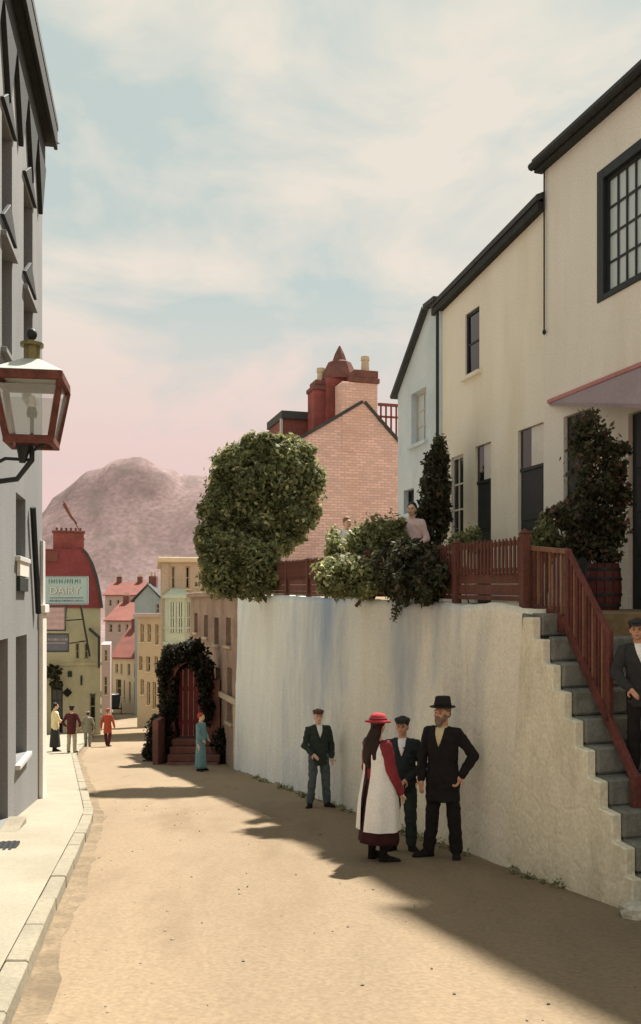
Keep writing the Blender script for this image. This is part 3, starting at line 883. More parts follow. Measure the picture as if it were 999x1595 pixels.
def balustrade():
    # in one plane 0.19 m in from the wall face: a level landing panel, then down the steps
    IN = 0.19
    sA = sx(819, IN)
    base = R(sA, IN, 1.60)
    T = thing('stair_balustrade', 'dark red wooden balustrade sloping down the stone steps', 'railing', base, ROT_R)
    P = lambda x, y: pix(T, x, y)
    def br(a, b, w, h, name, mat, bev=.006):
        m = MB(); m.bar((a[0], 0, a[1]), (b[0], 0, b[1]), w, h); return m.build(name, mat, T, bev)
    A, B, C = P(819, 853), P(886, 859), P(950, 988)
    a2, b2, c2 = P(819, 940), P(878, 962), P(991, 1216)
    br(A, B, .05, .05, 'handrail', 'fencelight'); br(B, C, .04, .05, 'handrail', 'rail')
    br(a2, b2, .05, .07, 'bottom_rail', 'rail'); br(b2, c2, .05, .09, 'stringer', 'rail')
    m = MB(); e0, e1 = P(824, 948), P(880, 982)
    m.hexa([(e0[0], -.03, e1[1]+.05), (e1[0], -.03, e1[1]-.02), (e1[0], .0, e1[1]-.02), (e0[0], .0, e1[1]+.05)], [(e0[0], -.03, a2[1]-.03), (e1[0], -.03, b2[1]-.03), (e1[0], .0, b2[1]-.03), (e0[0], .0, a2[1]-.03)])
    m.build('board', 'rail', T, .004)
    def f(p, q, x): return p[1]+(q[1]-p[1])*(x-p[0])/(q[0]-p[0])
    n1, n2 = 11, 12
    for i in range(n1):
        x = A[0]+.04+(B[0]-A[0]-.08)*i/(n1-1)
        m = MB(); m.box(x-.012, x+.012, -.012, .012, f(a2, b2, min(x, b2[0])) if x < b2[0] else f(b2, c2, x), f(A, B, x)); m.build('baluster', 'fence' if i % 3 else 'fencelight', T)
    for i in range(n2):
        x = B[0]+.03+(C[0]-B[0]-.06)*(i+.5)/n2
        m = MB(); m.box(x-.011, x+.011, -.011, .011, f(b2, c2, x), f(B, C, x)); m.build('baluster', 'fencelight' if i % 3 == 1 else 'rail', T)
    m = MB(); m.box(C[0]-.025, C[0]+.025, -.025, .025, f(b2, c2, C[0]), C[1]+.03); m.build('newel', 'rail', T, .006)
    m = MB(); m.box(B[0]-.025, B[0]+.025, -.027, .027, f(b2, c2, B[0]), B[1]+.02); m.build('newel', 'rail', T, .006)
    q = P(990, 1290); m = MB(); m.box(c2[0]-.035, c2[0]+.035, -.035, .035, q[1]-.1, c2[1]+.05); m.build('newel', 'rail', T, .006)
balustrade()

# ------------------------------------------------------------------ right-hand houses
TF = 2.10
def right_house_near():
    s_far = sx(849, TF)
    base = R(s_far, TF, 1.60)
    T = thing('cream_house', 'tall cream rendered house with a mullioned upper window and canopy', 'house', base, ROT_R)
    W = 11.0
    ztop = pz(T, 848, 268)
    big = (pxx(T, 931), pxx(T, 1012), pz(T, 933, 472), pz(T, 933, 268))
    op1 = (pxx(T, 878), pxx(T, 921), 0.0, pz(T, 878, 650))
    op2 = (pxx(T, 979), pxx(T, 1050), 0.0, pz(T, 979, 645))
    m = MB()
    ops = [big, op1, op2, (6.2, 7.4, big[2], big[3]), (6.4, 7.4, 0.0, op2[3])]
    house_shell(m, 0, W, -0.4, ztop, 6.0, ops, 0.09)
    m.build('wall', 'cream', T)
    # big window: dark deep surround with pale panes
    mb = MB(); xa, xb, za, zb = big
    mb.box(xa+.002, xa+.14, -.015, .085, za, zb); mb.box(xb-.10, xb, -.015, .085, za, zb); mb.box(xa+.14, xb-.10, -.015, .085, zb-.13, zb); mb.box(xa+.14, xb-.10, -.02, .085, za, za+.07)
    mb.build('window_surround', 'darkpaint', T, 0.006)
    window(T, xa+.14, xb-.10, za+.07, zb-.13, .088, 4, 4, 'darkpaint', 'glasslight', .045, .028, False)
    window(T, 6.2, 7.4, big[2], big[3], .088, 3, 4, 'darkpaint', 'glasslight', .05, .03)
    for o, nm in ((op1, 'shutter_door'), (op2, 'door'), (ops[4], 'door')):
        d = MB(); d.box(o[0]+.01, o[1]-.01, .055, .088, o[2], o[3]-.01); dd = d.build(nm, 'darkpaint', T)
        k = 4
        for j in range(k):
            h = (o[3]-o[2]-.3)/k
            p = MB(); p.box(o[0]+.09, o[1]-.09, .043, .054, o[2]+.15+j*h, o[2]+.15+j*h+h-.09); p.build('panel', 'darkpaint', dd, 0.005)
    # eaves: soffit, fascia, roof slopes
    e = MB(); e.box(-.10, W, -.12, .02, ztop+.0, ztop+.10); e.build('eave', 'eave', T, .01)
    g = MB(); g.tube([(-.12, -.15, ztop+.09), (W, -.15, ztop+.09)], .055, 8); g.build('gutter', 'eave', T)
    r = MB()
    r.hexa([(-.12, -.14, ztop+.101), (W, -.14, ztop+.101), (W, 3.0, ztop+1.9), (-.16, 3.0, ztop+1.9)], [(-.12, -.14, ztop+.20), (W, -.14, ztop+.20), (W, 3.0, ztop+2.0), (-.16, 3.0, ztop+2.0)])
    r.hexa([(-.16, 3.0, ztop+1.9), (W, 3.0, ztop+1.9), (W, 6.3, ztop+.101), (-.16, 6.3, ztop+.101)], [(-.16, 3.0, ztop+2.0), (W, 3.0, ztop+2.0), (W, 6.3, ztop+.2), (-.16, 6.3, ztop+.2)])
    r.build('roof', 'slate', T)
    gb = MB(); gb.prism([(0, 0), (6.0, 0), (3.0, 1.86)], 0, .2)
    gb.v = [(b_[1]+.0, b_[0], b_[2]+ztop+.001) for b_ in gb.v]; gb.build('gable', 'cream', T)
    # sloping canopy over the doors, its outer edge leaving the wall at the far tip
    tip = P0 = pix(T, 858, 632); tip = (tip[0], -.02, tip[1])
    w1 = (W-3, -.002, tip[2])
    q = pix(T, 999, 636, -.55)
    o1 = Vector((q[0], -.55, q[1])); o2 = Vector((W-3, -.62, q[1]-.02))
    a_ = Vector(tip); up = Vector((0, 0, .05))
    cm = MB(); cm.add([a_, o1, o2, Vector(w1), a_+up, o1+up, o2+up, Vector(w1)+up], [(0,1,2),(0,2,3),(4,6,5),(4,7,6),(0,4,5,1),(1,5,6,2),(2,6,7,3),(3,7,4,0)])
    cm.build('canopy', 'canopy', T)
    ed = MB(); ed.bar((tip[0], -.03, tip[2]+.05), (W-3, -.03, tip[2]+.05), .05, .05); ed.build('canopy_edge', 'canopyedge', T)
    # downpipe-like seam mark with iron tie
    p = MB(); p.tube([(.03, -.03, ztop), (.03, -.03, pz(T, 850, 518))], .012, 6); p.ell((.03, -.03, pz(T, 850, 518)), (.025, .025, .04)); p.build('bell_wire', 'iron', T)
right_house_near()

def right_house_second():
    s_far = sx(685, TF)
    base = R(s_far, TF, 1.60)
    T = thing('cream_cottage', 'warm cream rendered cottage with three dark doorways, between taller and bluish houses', 'house', base, ROT_R)
    W = (s_far - sx(849, TF)) - 0.004
    za = pz(T, 690, 486); zb = pz(T, 846, 330)
    up = (pxx(T, 725), pxx(T, 747), pz(T, 736, 582), pz(T, 736, 483))
    wa = (pxx(T, 703), pxx(T, 722), pz(T, 712, 838), pz(T, 712, 710))
    wb = (pxx(T, 740), pxx(T, 765), 0.0, pz(T, 752, 692))
    dr = (pxx(T, 807), pxx(T, 847), 0.0, pz(T, 827, 664))
    m = MB(); house_shell(m, 0, W, -0.4, za, 5.5, [up, wa, wb, dr], .08, zb)
    m.build('wall', 'cream2', T)
    window(T, up[0], up[1], up[2], up[3], .078, 1, 2, 'darkpaint', 'glass', .05, .03, True, 'cream2')
    window(T, wa[0], wa[1], wa[2], wa[3], .078, 2, 3, 'greypale', 'glass', .05, .03, True, 'cream2')
    for o in (wb, dr):
        d = MB(); zt = o[3] - .62
        d.box(o[0]+.01, o[1]-.01, .05, .078, o[2], zt); dd = d.build('door', 'darkpaint', T)
        for j in range(3):
            h = (zt-o[2]-.25)/3
            p = MB(); p.box(o[0]+.08, o[1]-.08, .038, .049, o[2]+.12+j*h, o[2]+.12+j*h+h-.08); p.build('panel', 'darkpaint', dd, .004)
        k = MB(); k.ell((o[0]+.09, .03, 1.0), (.022, .022, .022)); k.build('knob', 'lampbrass', dd)
        f = MB(); f.box(o[0]+.01, o[1]-.01, .03, .078, zt+.002, zt+.05); f.build('transom', 'darkpaint', T)
        b = MB(); b.box(o[0]+.45*(o[1]-o[0]), o[1]-.012, .04, .078, zt+.051, o[3]-.012); b.build('fanlight_blind', 'white', T)
        b = MB(); b.box(o[0]+.012, o[0]+.45*(o[1]-o[0])-.004, .045, .078, zt+.051, o[3]-.012); b.build('fanlight_pane', 'glass', T)
    def slab(y0, y1, z0a, z0b, z1a, z1b, th, name, mat, xl=-.12):
        r = MB(); r.hexa([(xl, y0, z0a), (W-.003, y0, z0b), (W-.003, y1, z1b), (xl, y1, z1a)], [(xl, y0, z0a+th), (W-.003, y0, z0b+th), (W-.003, y1, z1b+th), (xl, y1, z1a+th)])
        return r.build(name, mat, T)
    slab(-.11, .03, za+.001, zb+.001, za+.001, zb+.001, .12, 'eave', 'eave')
    slab(-.13, 2.75, za+.123, zb+.123, za+1.5, zb+1.5, .09, 'roof', 'slate')
    slab(2.75, 5.75, za+1.5, zb+1.5, za+.02, zb+.02, .09, 'roof', 'slate')
    gb = MB(); gb.add([(0, .02, za), (0, 5.5, za), (0, 2.75, za+1.5)], [(0, 1, 2)]); gb.build('gable', 'cream2', T)
    dp = MB(); dp.tube([(.05, -.06, za), (.05, -.06, -.2)], .035, 8); dp.build('downpipe', 'darkpaint', T)
right_house_second()

def blue_house():
    s_far = sx(620, TF-.05)
    base = R(s_far, TF-.05, 1.60)
    T = thing('blue_white_house', 'pale blue limewashed house front under a steep verge', 'house', base, ROT_R)
    W = (s_far - sx(685, TF-.05)) - .004
    x1 = pxx(T, 668); z1 = pz(T, 668, 482); zl = pz(T, 620, 615)
    z2 = pz(T, 684, 470)
    wu = (pxx(T, 641), pxx(T, 664), pz(T, 652, 690), pz(T, 652, 608))
    wl = (pxx(T, 629), pxx(T, 645), pz(T, 637, 800), pz(T, 637, 762))
    m = MB(); house_shell(m, 0, W, -.4, zl, 6, [wl, (wu[0], wu[1], wu[2], min(wu[3], zl-.02))], .16)
    m.build('wall', 'bluewhite', T)
    g = MB(); g.prism([(0, zl+.001), (W, zl+.001), (W, z1), (x1, z1)], 0, 6); g.build('gable', 'bluewhite', T)
    window(T, wu[0], wu[1], wu[2], min(wu[3], zl-.02), .15, 2, 3, 'greypale', 'glasslight', .05, .03, True, 'bluewhite')
    window(T, wl[0], wl[1], wl[2], wl[3], .15, 2, 2, 'darkpaint', 'glass', .04, .03, True, 'bluewhite')
    n = Vector((x1, 0, z1)) - Vector((0, 0, zl)); n = Vector((-n.z, 0, n.x)).normalized()*.07
    ext = (Vector((0, 0, zl)) - Vector((x1, 0, z1)))*.06
    a = Vector((0, -.12, zl)) + ext + n*.05; b = Vector((x1, -.12, z1)) + n*.05
    r = MB(); r.hexa([a, b, b+Vector((0, 6.3, 0)), a+Vector((0, 6.3, 0))], [a+n, b+n, b+n+Vector((0, 6.3, 0)), a+n+Vector((0, 6.3, 0))]); r.build('roof', 'slate', T)
    r = MB(); r.box(x1, W, -.12, 6.1, z1+.003, z1+.08); r.build('ridge', 'slate', T)
blue_house()

def pink_house():
    sg = 20.0
    base = R(sg, 2.3, gz(R(sg, 2.3).y))
    T = thing('pink_brick_house', 'pink brick gabled house with a tall chimney behind the garden', 'house', base, ROT_G)
    P = lambda x, y, c=0.0: pix(T, x, y, c)
    L = P(436, 704); Rr = P(640, 712); apx = P(566, 628)
    p1 = P(533, 645); p2 = P(588, 655)
    poly = [(L[0], 0), (Rr[0]+.3, 0), (Rr[0]+.3, Rr[1]-.3), apx, L]
    m = MB(); m.prism(poly, 0, 7.5); m.build('wall', 'pinkbrick', T)
    # roof slopes behind the gable with slate verges
    def slope(a, b, name, mat, y0=-.06, y1=7.7, th=.10):
        a = Vector((a[0], 0, a[1])); b = Vector((b[0], 0, b[1])); d = b-a; n = Vector((-d.z, 0, d.x)).normalized()
        if n.z < 0: n = -n
        r = MB()
        q = [a+n*.004, b+n*.004]
        r.hexa([(q[0].x, y0, q[0].z), (q[1].x, y0, q[1].z), (q[1].x, y1, q[1].z), (q[0].x, y1, q[0].z)],
               [(q[0].x+n.x*th, y0, q[0].z+n.z*th), (q[1].x+n.x*th, y0, q[1].z+n.z*th), (q[1].x+n.x*th, y1, q[1].z+n.z*th), (q[0].x+n.x*th, y1, q[0].z+n.z*th)])
        return r.build(name, mat, T)
    ext = (L[0]-.25*(apx[0]-L[0])/3, L[1]-.25*(apx[1]-L[1])/3)
    slope(ext, apx, 'roof', 'slate'); slope((Rr[0]+.3, Rr[1]-.3), apx, 'roof', 'slate')
    # front chimney, flush with the gable
    def stack(x0, x1, y0, y1, ztop, zbot, mat, name='chimney'):
        c = MB(); c.box(x0, x1, y0, y1, zbot, ztop); return c.build(name, mat, T, .01)
    a, b = P(533, 600), P(588, 600)
    zc = P(560, 596)[1]
    c = stack(a[0], b[0], -.02, .75, zc, apx[1]-1.6, 'pinkbrick')
    zt = P(560, 576)[1]
    k = MB(); k.box(a[0]+.35, b[0]+.06, -.08, .81, zc+.001, zc+.16); k.box(a[0]+.4, b[0]+.02, -.04, .77, zc+.161, zt); k.build('cap', 'darkred', c, .015)
    # rear, wider stack in red brick, with a pointed cowl
    a2, b2 = P(508, 600, .9), P(552, 600, .9)
    zc2 = P(530, 590, .9)[1]; zt2 = P(530, 562, .9)[1]; zt3 = P(530, 535, .9)[1]
    c2 = stack(a2[0], b2[0], .78, 1.7, zc2, apx[1]-1.8, 'redbrick')
    xm = (a2[0]+b2[0])/2 + .08
    k = MB(); k.loft([(xm, 1.2, zc2+.001, .62, .55), (xm, 1.2, zc2+.2, .60, .52), (xm, 1.2, zt2, .40, .36), (xm, 1.2, zt2+.06, .30, .28)], 10); k.build('cap', 'darkred', c2)
    k = MB(); k.loft([(xm, 1.2, zt2+.05, .26, .26), (xm, 1.2, zt2+.3, .17, .17), (xm, 1.2, zt3, .03, .03)], 8); k.build('pot', 'darkred', c2)
    # pots
    def pot(px, y0, y1, c0, par):
        x, z = P(px, y0, c0); zt_ = P(px, y1, c0)[1]
        k = MB(); k.loft([(x, c0, z, .15, .15), (x, c0, z+(zt_-z)*.75, .12, .12), (x, c0, z+(zt_-z)*.76, .15, .15), (x, c0, zt_, .14, .14)], 12); k.build('pot', 'pot', par)
    pot(569, 580, 556, .35, c)
    # small front stack at left
    a3, b3 = P(484, 640, 1.4), P(509, 640, 1.4)
    zc3 = P(497, 612, 1.4)[1]
    c3 = stack(a3[0], b3[0], 1.0, 1.75, zc3, apx[1]-2.4, 'redbrick')
    k = MB(); k.box(a3[0]-.05, b3[0]+.05, .95, 1.8, zc3+.001, zc3+.16); k.box(a3[0]+.05, b3[0]-.03, 1.02, 1.7, zc3+.161, zc3+.36); k.build('cap', 'darkred', c3, .03)
    pot(500, 600, 574, 1.4, c3)
    # red dormer on the street slope
    x0, zt_ = P(438, 652, 2.0); x1 = P(486, 652, 2.0)[0]; zb = P(438, 706, 2.0)[1]
    d = MB(); d.box(x0+.06, x1+1.0, 2.0, 4.0, zb-.6, zt_); dm = d.build('dormer', 'redroof', T)
    d = MB(); d.box(x0-.0, x1+1.0, 1.9, 4.1, zt_+.001, P(438, 640, 2.0)[1]); d.build('dormer_roof', 'slate', dm)
    d = MB(); d.box(x0-.02, x0+.055, 1.97, 2.1, zb-.6, zt_); d.build('dormer_post', 'greypale', dm)
    # red glazed rail on the far roof slope
    xs = [P(px, 640, 2.2)[0] for px in (594, 602, 610, 618, 626)]
    for i, x in enumerate(xs):
        zt_ = P(594+8*i, 632+0*i, 2.2)[1]; zb = P(594+8*i, 668+6*i, 2.2)[1]-.3
        b = MB(); b.box(x-.025, x+.025, 2.2, 2.26, zb, zt_); b.build('roof_rail_post', 'redroof', T)
    b = MB(); b.box(xs[0]-.1, xs[-1]+.3, 2.19, 2.27, P(594, 632, 2.2)[1]+.001, P(594, 629, 2.2)[1]+.03); b.build('roof_rail', 'redroof', T)
    b = MB(); b.box(xs[0]-.1, xs[-1]+.3, 2.20, 2.26, P(594, 650, 2.2)[1], P(594, 648, 2.2)[1]+.02); b.build('roof_rail', 'redroof', T)
pink_house()

# ------------------------------------------------------------------ left building
UL = Vector((-0.1838, 0.983)); NL = Vector((0.983, 0.1838))
ROT_L = math.atan2(UL.y, UL.x)       # facade frame: +x away down the street, +y into the building
def Lp(d, t=0.0):
    """point of the left facade line at depth d, t metres out into the street"""
    x = -4.5 - 0.187*(d-14)
    return Vector((x + NL.x*t, d + NL.y*t))
def left_building():
    o = Lp(3.0)
    base = Vector((o.x, o.y, gz(15.4)+0.10))
    T = thing('grey_townhouse', 'grey stuccoed three-storey building with deep dark eaves beside the pavement', 'building', base, ROT_L)
    W = pxx(T, 66)
    ztop = pz(T, 66, 222)
    def D(px): return pxx(T, px)
    ops = []
    c1 = (D(37), D(51)); c2 = (D(3), D(19)); c3 = (D(-80), D(-58))
    floors = [(6.2+1.7-base.z-1.55, 6.2+1.7-base.z+.0), (3.4+1.7-base.z-.2, 3.4+1.7-base.z+1.35)]
    ups = []
    for c in (c1, c2, c3):
        for za, zb in floors: ups.append((c[0], c[1], za, zb))
    g1 = (D(25), D(42), pz(T, 34, 1180), pz(T, 34, 990))
    g2 = (D(-14), D(12.5), pz(T, 5, 1285), pz(T, 5, 996))
    g3 = (D(25), D(40), pz(T, 32, 868), pz(T, 32, 772))
    ops = ups + [g1, g2, g3]
    m = MB(); house_shell(m, 0, W, -2.6, ztop, 7.0, ops, .25); m.build('wall', 'greystucco', T)
    for o_ in ups:
        w_ = window(T, o_[0], o_[1], o_[2], o_[3], .24, 2, 2, 'darkpaint', 'glass', .06, .03, True, 'greystucco')
        h = MB(); h.prism([(o_[0]-.14, o_[3]+.06), (o_[1]+.14, o_[3]+.06), ((o_[0]+o_[1])/2, o_[3]+.42)], -.05, -.001); h.build('hood', 'eave', T, .006)  # thin hood; its dark colour stands in for the moulding's shadow
    window(T, g1[0], g1[1], g1[2], g1[3], .24, 1, 3, 'darkpaint', 'glass', .05, .03, True, 'greypale')
    window(T, g3[0], g3[1], g3[2], g3[3], .24, 1, 2, 'darkpaint', 'glass', .05, .03, True, 'greypale')
    d = MB(); d.box(g2[0]+.02, g2[1]-.02, .18, .24, g2[2], g2[3]-.02); dd = d.build('door', 'doorred', T)
    for j in range(3):
        h = (g2[3]-g2[2]-.3)/3
        for xa, xb in ((g2[0]+.15, (g2[0]+g2[1])/2-.06), ((g2[0]+g2[1])/2+.06, g2[1]-.15)):
            p = MB(); p.box(xa, xb, .16, .179, g2[2]+.14+j*h, g2[2]+.14+j*h+h-.1); p.build('panel', 'doorred', dd, .005)
    k = MB(); k.ell((g2[1]-.1, .13, g2[2]+1.0), (.03, .03, .03)); k.build('knob', 'lampbrass', dd)
    s_ = MB(); s_.box(g2[0]-.1, g2[1]+.1, -.22, .15, g2[2]-.5, g2[2]-.004); s_.build('doorstep', 'kerb', T, .015)
    # white corner pilaster and small plates
    p = MB(); p.box(W-.52, W+.03, -.07, -.002, -1.5, pz(T, 60, 955)); p.box(W-.56, W+.07, -.11, -.002, pz(T, 60, 955)+.001, pz(T, 60, 955)+.14); p.build('pilaster', 'white', T, .01)
    p = MB(); p.box(W-.30, W+.02, -.05, -.002, pz(T, 60, 955)+.142, pz(T, 60, 840)); p.build('quoin_strip', 'greypale', T, .006)
    p = MB(); p.box(D(26), D(40), -.05, -.003, pz(T, 32, 898), pz(T, 32, 873)); p.build('name_plate', 'white', T, .004)
    p = MB(); p.box(D(26), D(39), -.05, -.003, pz(T, 32, 921), pz(T, 32, 900)); p.build('wall_vent', 'darkpaint', T, .004)
    p = MB(); p.tube([(D(45), -.06, pz(T, 45, 790)), (D(54), -.06, pz(T, 54, 955))], .045, 8); p.build('downpipe', 'iron', T)
    # eaves and roof
    e = MB(); e.box(-.2, W+.14, -.20, .02, ztop+.002, ztop+.10); e.build('soffit', 'eave', T, .01)
    e = MB(); e.box(-.2, W+.15, -.24, -.18, ztop-.04, ztop+.30); e.build('fascia', 'eave', T, .01)
    e = MB(); e.box(-.2, W+.02, -.05, -.002, ztop-.46, ztop+.001); e.build('frieze', 'eave', T, .006)  # plain dark band along the top of the wall
    x = W-.52
    while x > .5:
        b = MB(); b.prism([(x-.5, ztop-.462), (x, ztop-1.45), (x+.5, ztop-.462)], -.07, -.003); b.build('pendant', 'eave', T, .006)
        x -= 1.12
    r = MB(); r.hexa([(-.2, -.25, ztop+.30), (W+.18, -.25, ztop+.30), (W+.18, 3.5, ztop+2.9), (-.2, 3.5, ztop+2.9)], [(-.2, -.25, ztop+.42), (W+.18, -.25, ztop+.42), (W+.18, 3.5, ztop+3.0), (-.2, 3.5, ztop+3.0)])
    r.hexa([(-.2, 3.5, ztop+2.9), (W+.18, 3.5, ztop+2.9), (W+.18, 7.3, ztop+.3), (-.2, 7.3, ztop+.3)], [(-.2, 3.5, ztop+3.0), (W+.18, 3.5, ztop+3.0), (W+.18, 7.3, ztop+.42), (-.2, 7.3, ztop+.42)])
    r.build('roof', 'slate', T)
    g = MB(); g.add([(W, -.3, ztop), (W, 7.0, ztop), (W, 3.5, ztop+2.9)], [(0, 1, 2)]); g.build('gable', 'greystucco', T)
    # cellar grating in the pavement
    p = at(4, 1338, 9.8); z = gz(p.y)+.125
    G = thing('dark_grating', 'small dark iron grating let into the pavement', 'grating', (p.x-.05, p.y, z), ROT_L)
    f = MB(); f.box(-.24, .24, -.2, .2, -.02, .006); f.build('frame', 'iron', G, .004)
    for i in range(6):
        b = MB(); b.box(-.21, .21, -.16+i*.06, -.13+i*.06, .0065, .018); b.build('bar', 'iron', G)
left_building()

def street_lamp():
    d = 5.9
    c = at(50, 688, d)
    base = Vector((c.x, c.y, c.z))
    T = thing('street_lamp', 'red framed glass gas lantern on an iron bracket from the grey building', 'street lamp', base, math.radians(9))
    # tapered square lantern: bottom half-width hb at z=0, top half-width ht at z=h
    k = d/F
    hb, ht, h = 33*k, 48*k, 88*k
    bt = [(-hb, -hb), (hb, -hb), (hb, hb), (-hb, hb)]; tp = [(-ht, -ht), (ht, -ht), (ht, ht), (-ht, ht)]
    f = MB()
    for (a, b) in zip(bt, tp):
        f = MB(); f.bar((a[0], a[1], .01), (b[0], b[1], h), .032, .032); f.build('corner_bar', 'lampred', T)
    def ring(q, z0, z1, w_, name, mat):
        m = MB()
        o_ = q+w_; 
        m.box(-o_, o_, -o_, -q+w_, z0, z1); m.box(-o_, o_, q-w_, o_, z0, z1); m.box(-o_, -q+w_, -q+w_, q-w_, z0, z1); m.box(q-w_, o_, -q+w_, q-w_, z0, z1)
        return m.build(name, mat, T, .004)
    ring(hb, -.03, .02, .018, 'bottom_rail', 'lampred')
    ring(ht, h-.005, h+.05, .018, 'top_rail', 'lampred')
    for i in range(4):
        j = (i+1) % 4
        a, b = Vector((*bt[i], .02)), Vector((*bt[j], .02)); c_, e_ = Vector((*tp[j], h-.03)), Vector((*tp[i], h-.03))
        mid = (a+b+c_+e_)/4
        q = [p + (mid-p).normalized()*.012 for p in (a, b, c_, e_)]
        nn = (q[1]-q[0]).cross(q[3]-q[0]).normalized()*.003
        m = MB(); m.hexa([p-nn for p in q], [p+nn for p in q]); m.build('pane', 'lampglass', T)
    r = MB()
    r.add([(-ht-.02, -ht-.02, h+.051), (ht+.02, -ht-.02, h+.051), (ht+.02, ht+.02, h+.051), (-ht-.02, ht+.02, h+.051),
           (-.055, -.055, h+.051+26*k), (.055, -.055, h+.051+26*k), (.055, .055, h+.051+26*k), (-.055, .055, h+.051+26*k)], [(0,3,2,1),(4,5,6,7),(0,1,5,4),(1,2,6,5),(2,3,7,6),(3,0,4,7)])
    r.build('hood', 'lamptop', T, .004)
    z1 = h+.051+26*k
    n = MB(); n.loft([(0, 0, z1, .052, .052), (0, 0, z1+22*k, .052, .052), (0, 0, z1+22*k, .075, .075), (0, 0, z1+27*k, .075, .075), (0, 0, z1+28*k, .02, .02), (0, 0, z1+33*k, .014, .014)], 14); n.build('chimney', 'lampbrass', T)
    n = MB(); n.ell((0, 0, z1+41*k), (.034, .034, .040), 12, 8); n.build('finial', 'iron', T, smooth=True)
    # burner
    b = MB(); b.tube([(0, 0, -.02), (0, 0, .16)], .012, 8); b.loft([(0, 0, .16, .03, .03), (0, 0, .19, .035, .035), (0, 0, .25, .02, .02)], 10); b.build('burner', 'iron', T)
    b = MB(); b.loft([(0, 0, .19, .012, .012), (0, 0, .23, .028, .028), (0, 0, .30, .018, .018)], 10); b.build('mantle', 'white', T)
    # bracket to the building
    W_ = Lp(c.y, .0); rot = math.radians(9)
    v = Vector((W_.x-c.x, W_.y-c.y+.35, 0)); v.rotate(Matrix.Rotation(-rot, 3, 'Z'))
    p = MB()
    p.tube([(0, 0, -.03), (0, 0, -.12), (v.x*.1, v.y*.1, -.24), (v.x*.35, v.y*.35, -.26), (v.x*1.0, v.y*1.0, -.26)], .018, 8)
    p.tube([(0.0, 0, -.06), (.07, 0, -.02), (.09, 0, .02)], .012, 6); p.tube([(0, 0, -.12), (v.x*.18, v.y*.18, -.10), (v.x*.32, v.y*.32, -.16), (v.x*.45, v.y*.45, -.26)], .012, 6)
    p.tube([(v.x*.98, v.y*.98, -.75), (v.x*.7, v.y*.7, -.45), (v.x*.42, v.y*.42, -.27)], .016, 6)
    p.build('bracket', 'iron', T, smooth=True)
    p = MB(); p.loft([(-.06, 0, -.14, .02, .02), (-.05, 0, -.03, .05, .05)], 8); p.build('ladder_stop', 'iron', T)
    p = MB(); q = v*1.0; p.box(q.x-.03, q.x+.03, q.y-.07, q.y+.07, -.85, -.18); p.build('wall_plate', 'iron', T, .006)
street_lamp()

# ------------------------------------------------------------------ background buildings, right side
def holes(T, rects, c=0.0):
    return [(min(pix(T, a, 0, c)[0], pix(T, b, 0, c)[0]), max(pix(T, a, 0, c)[0], pix(T, b, 0, c)[0]), pz(T, (a+b)/2, z1, c), pz(T, (a+b)/2, z0, c)) for a, b, z0, z1 in rects]

def brown_building():
    s1 = sx(297, 0.05)
    base = R(s1, .05, gz(R(s1, 0).y))
    T = thing('brown_rubble_building', 'brown rubble-stone building continuing from the far end of the wall', 'building', base, ROT_R)
    W = (s1 - S_END) - .01
    ztop = pz(T, 297, 931)
    rects = [(303, 308, 955, 985), (318, 324, 958, 992), (334, 341, 962, 1004), (352, 360, 962, 1006),
             (304, 310, 1035, 1090), (319, 326, 1035, 1098), (336, 343, 1040, 1112), (354, 362, 1040, 1125)]
    ops = holes(T, rects)
    m = MB(); house_shell(m, 0, W, -.4, ztop, 6, ops, .2); m.build('wall', 'brownstone', T)
    for o in ops: window(T, o[0], o[1], o[2], o[3], .19, 2, 2, 'tan', 'glass', .07, .04, True, 'tan')
    b = MB(); b.box(-.02, W, -.10, -.002, ztop*.47, ztop*.47+.16); b.build('string_course', 'tan', T, .02)
    b = MB(); b.box(-.06, W, -.14, 6.05, ztop+.001, ztop+.16); b.build('parapet', 'brownstone', T, .02)
    for i in range(4):
        b = MB(); x = .3+i*(W-.6)/3; b.box(x-.14, x+.14, -.09, -.003, -.3, ztop*.47-.01); b.build('pilaster', 'tan', T, .01)
    return T
brown_building()

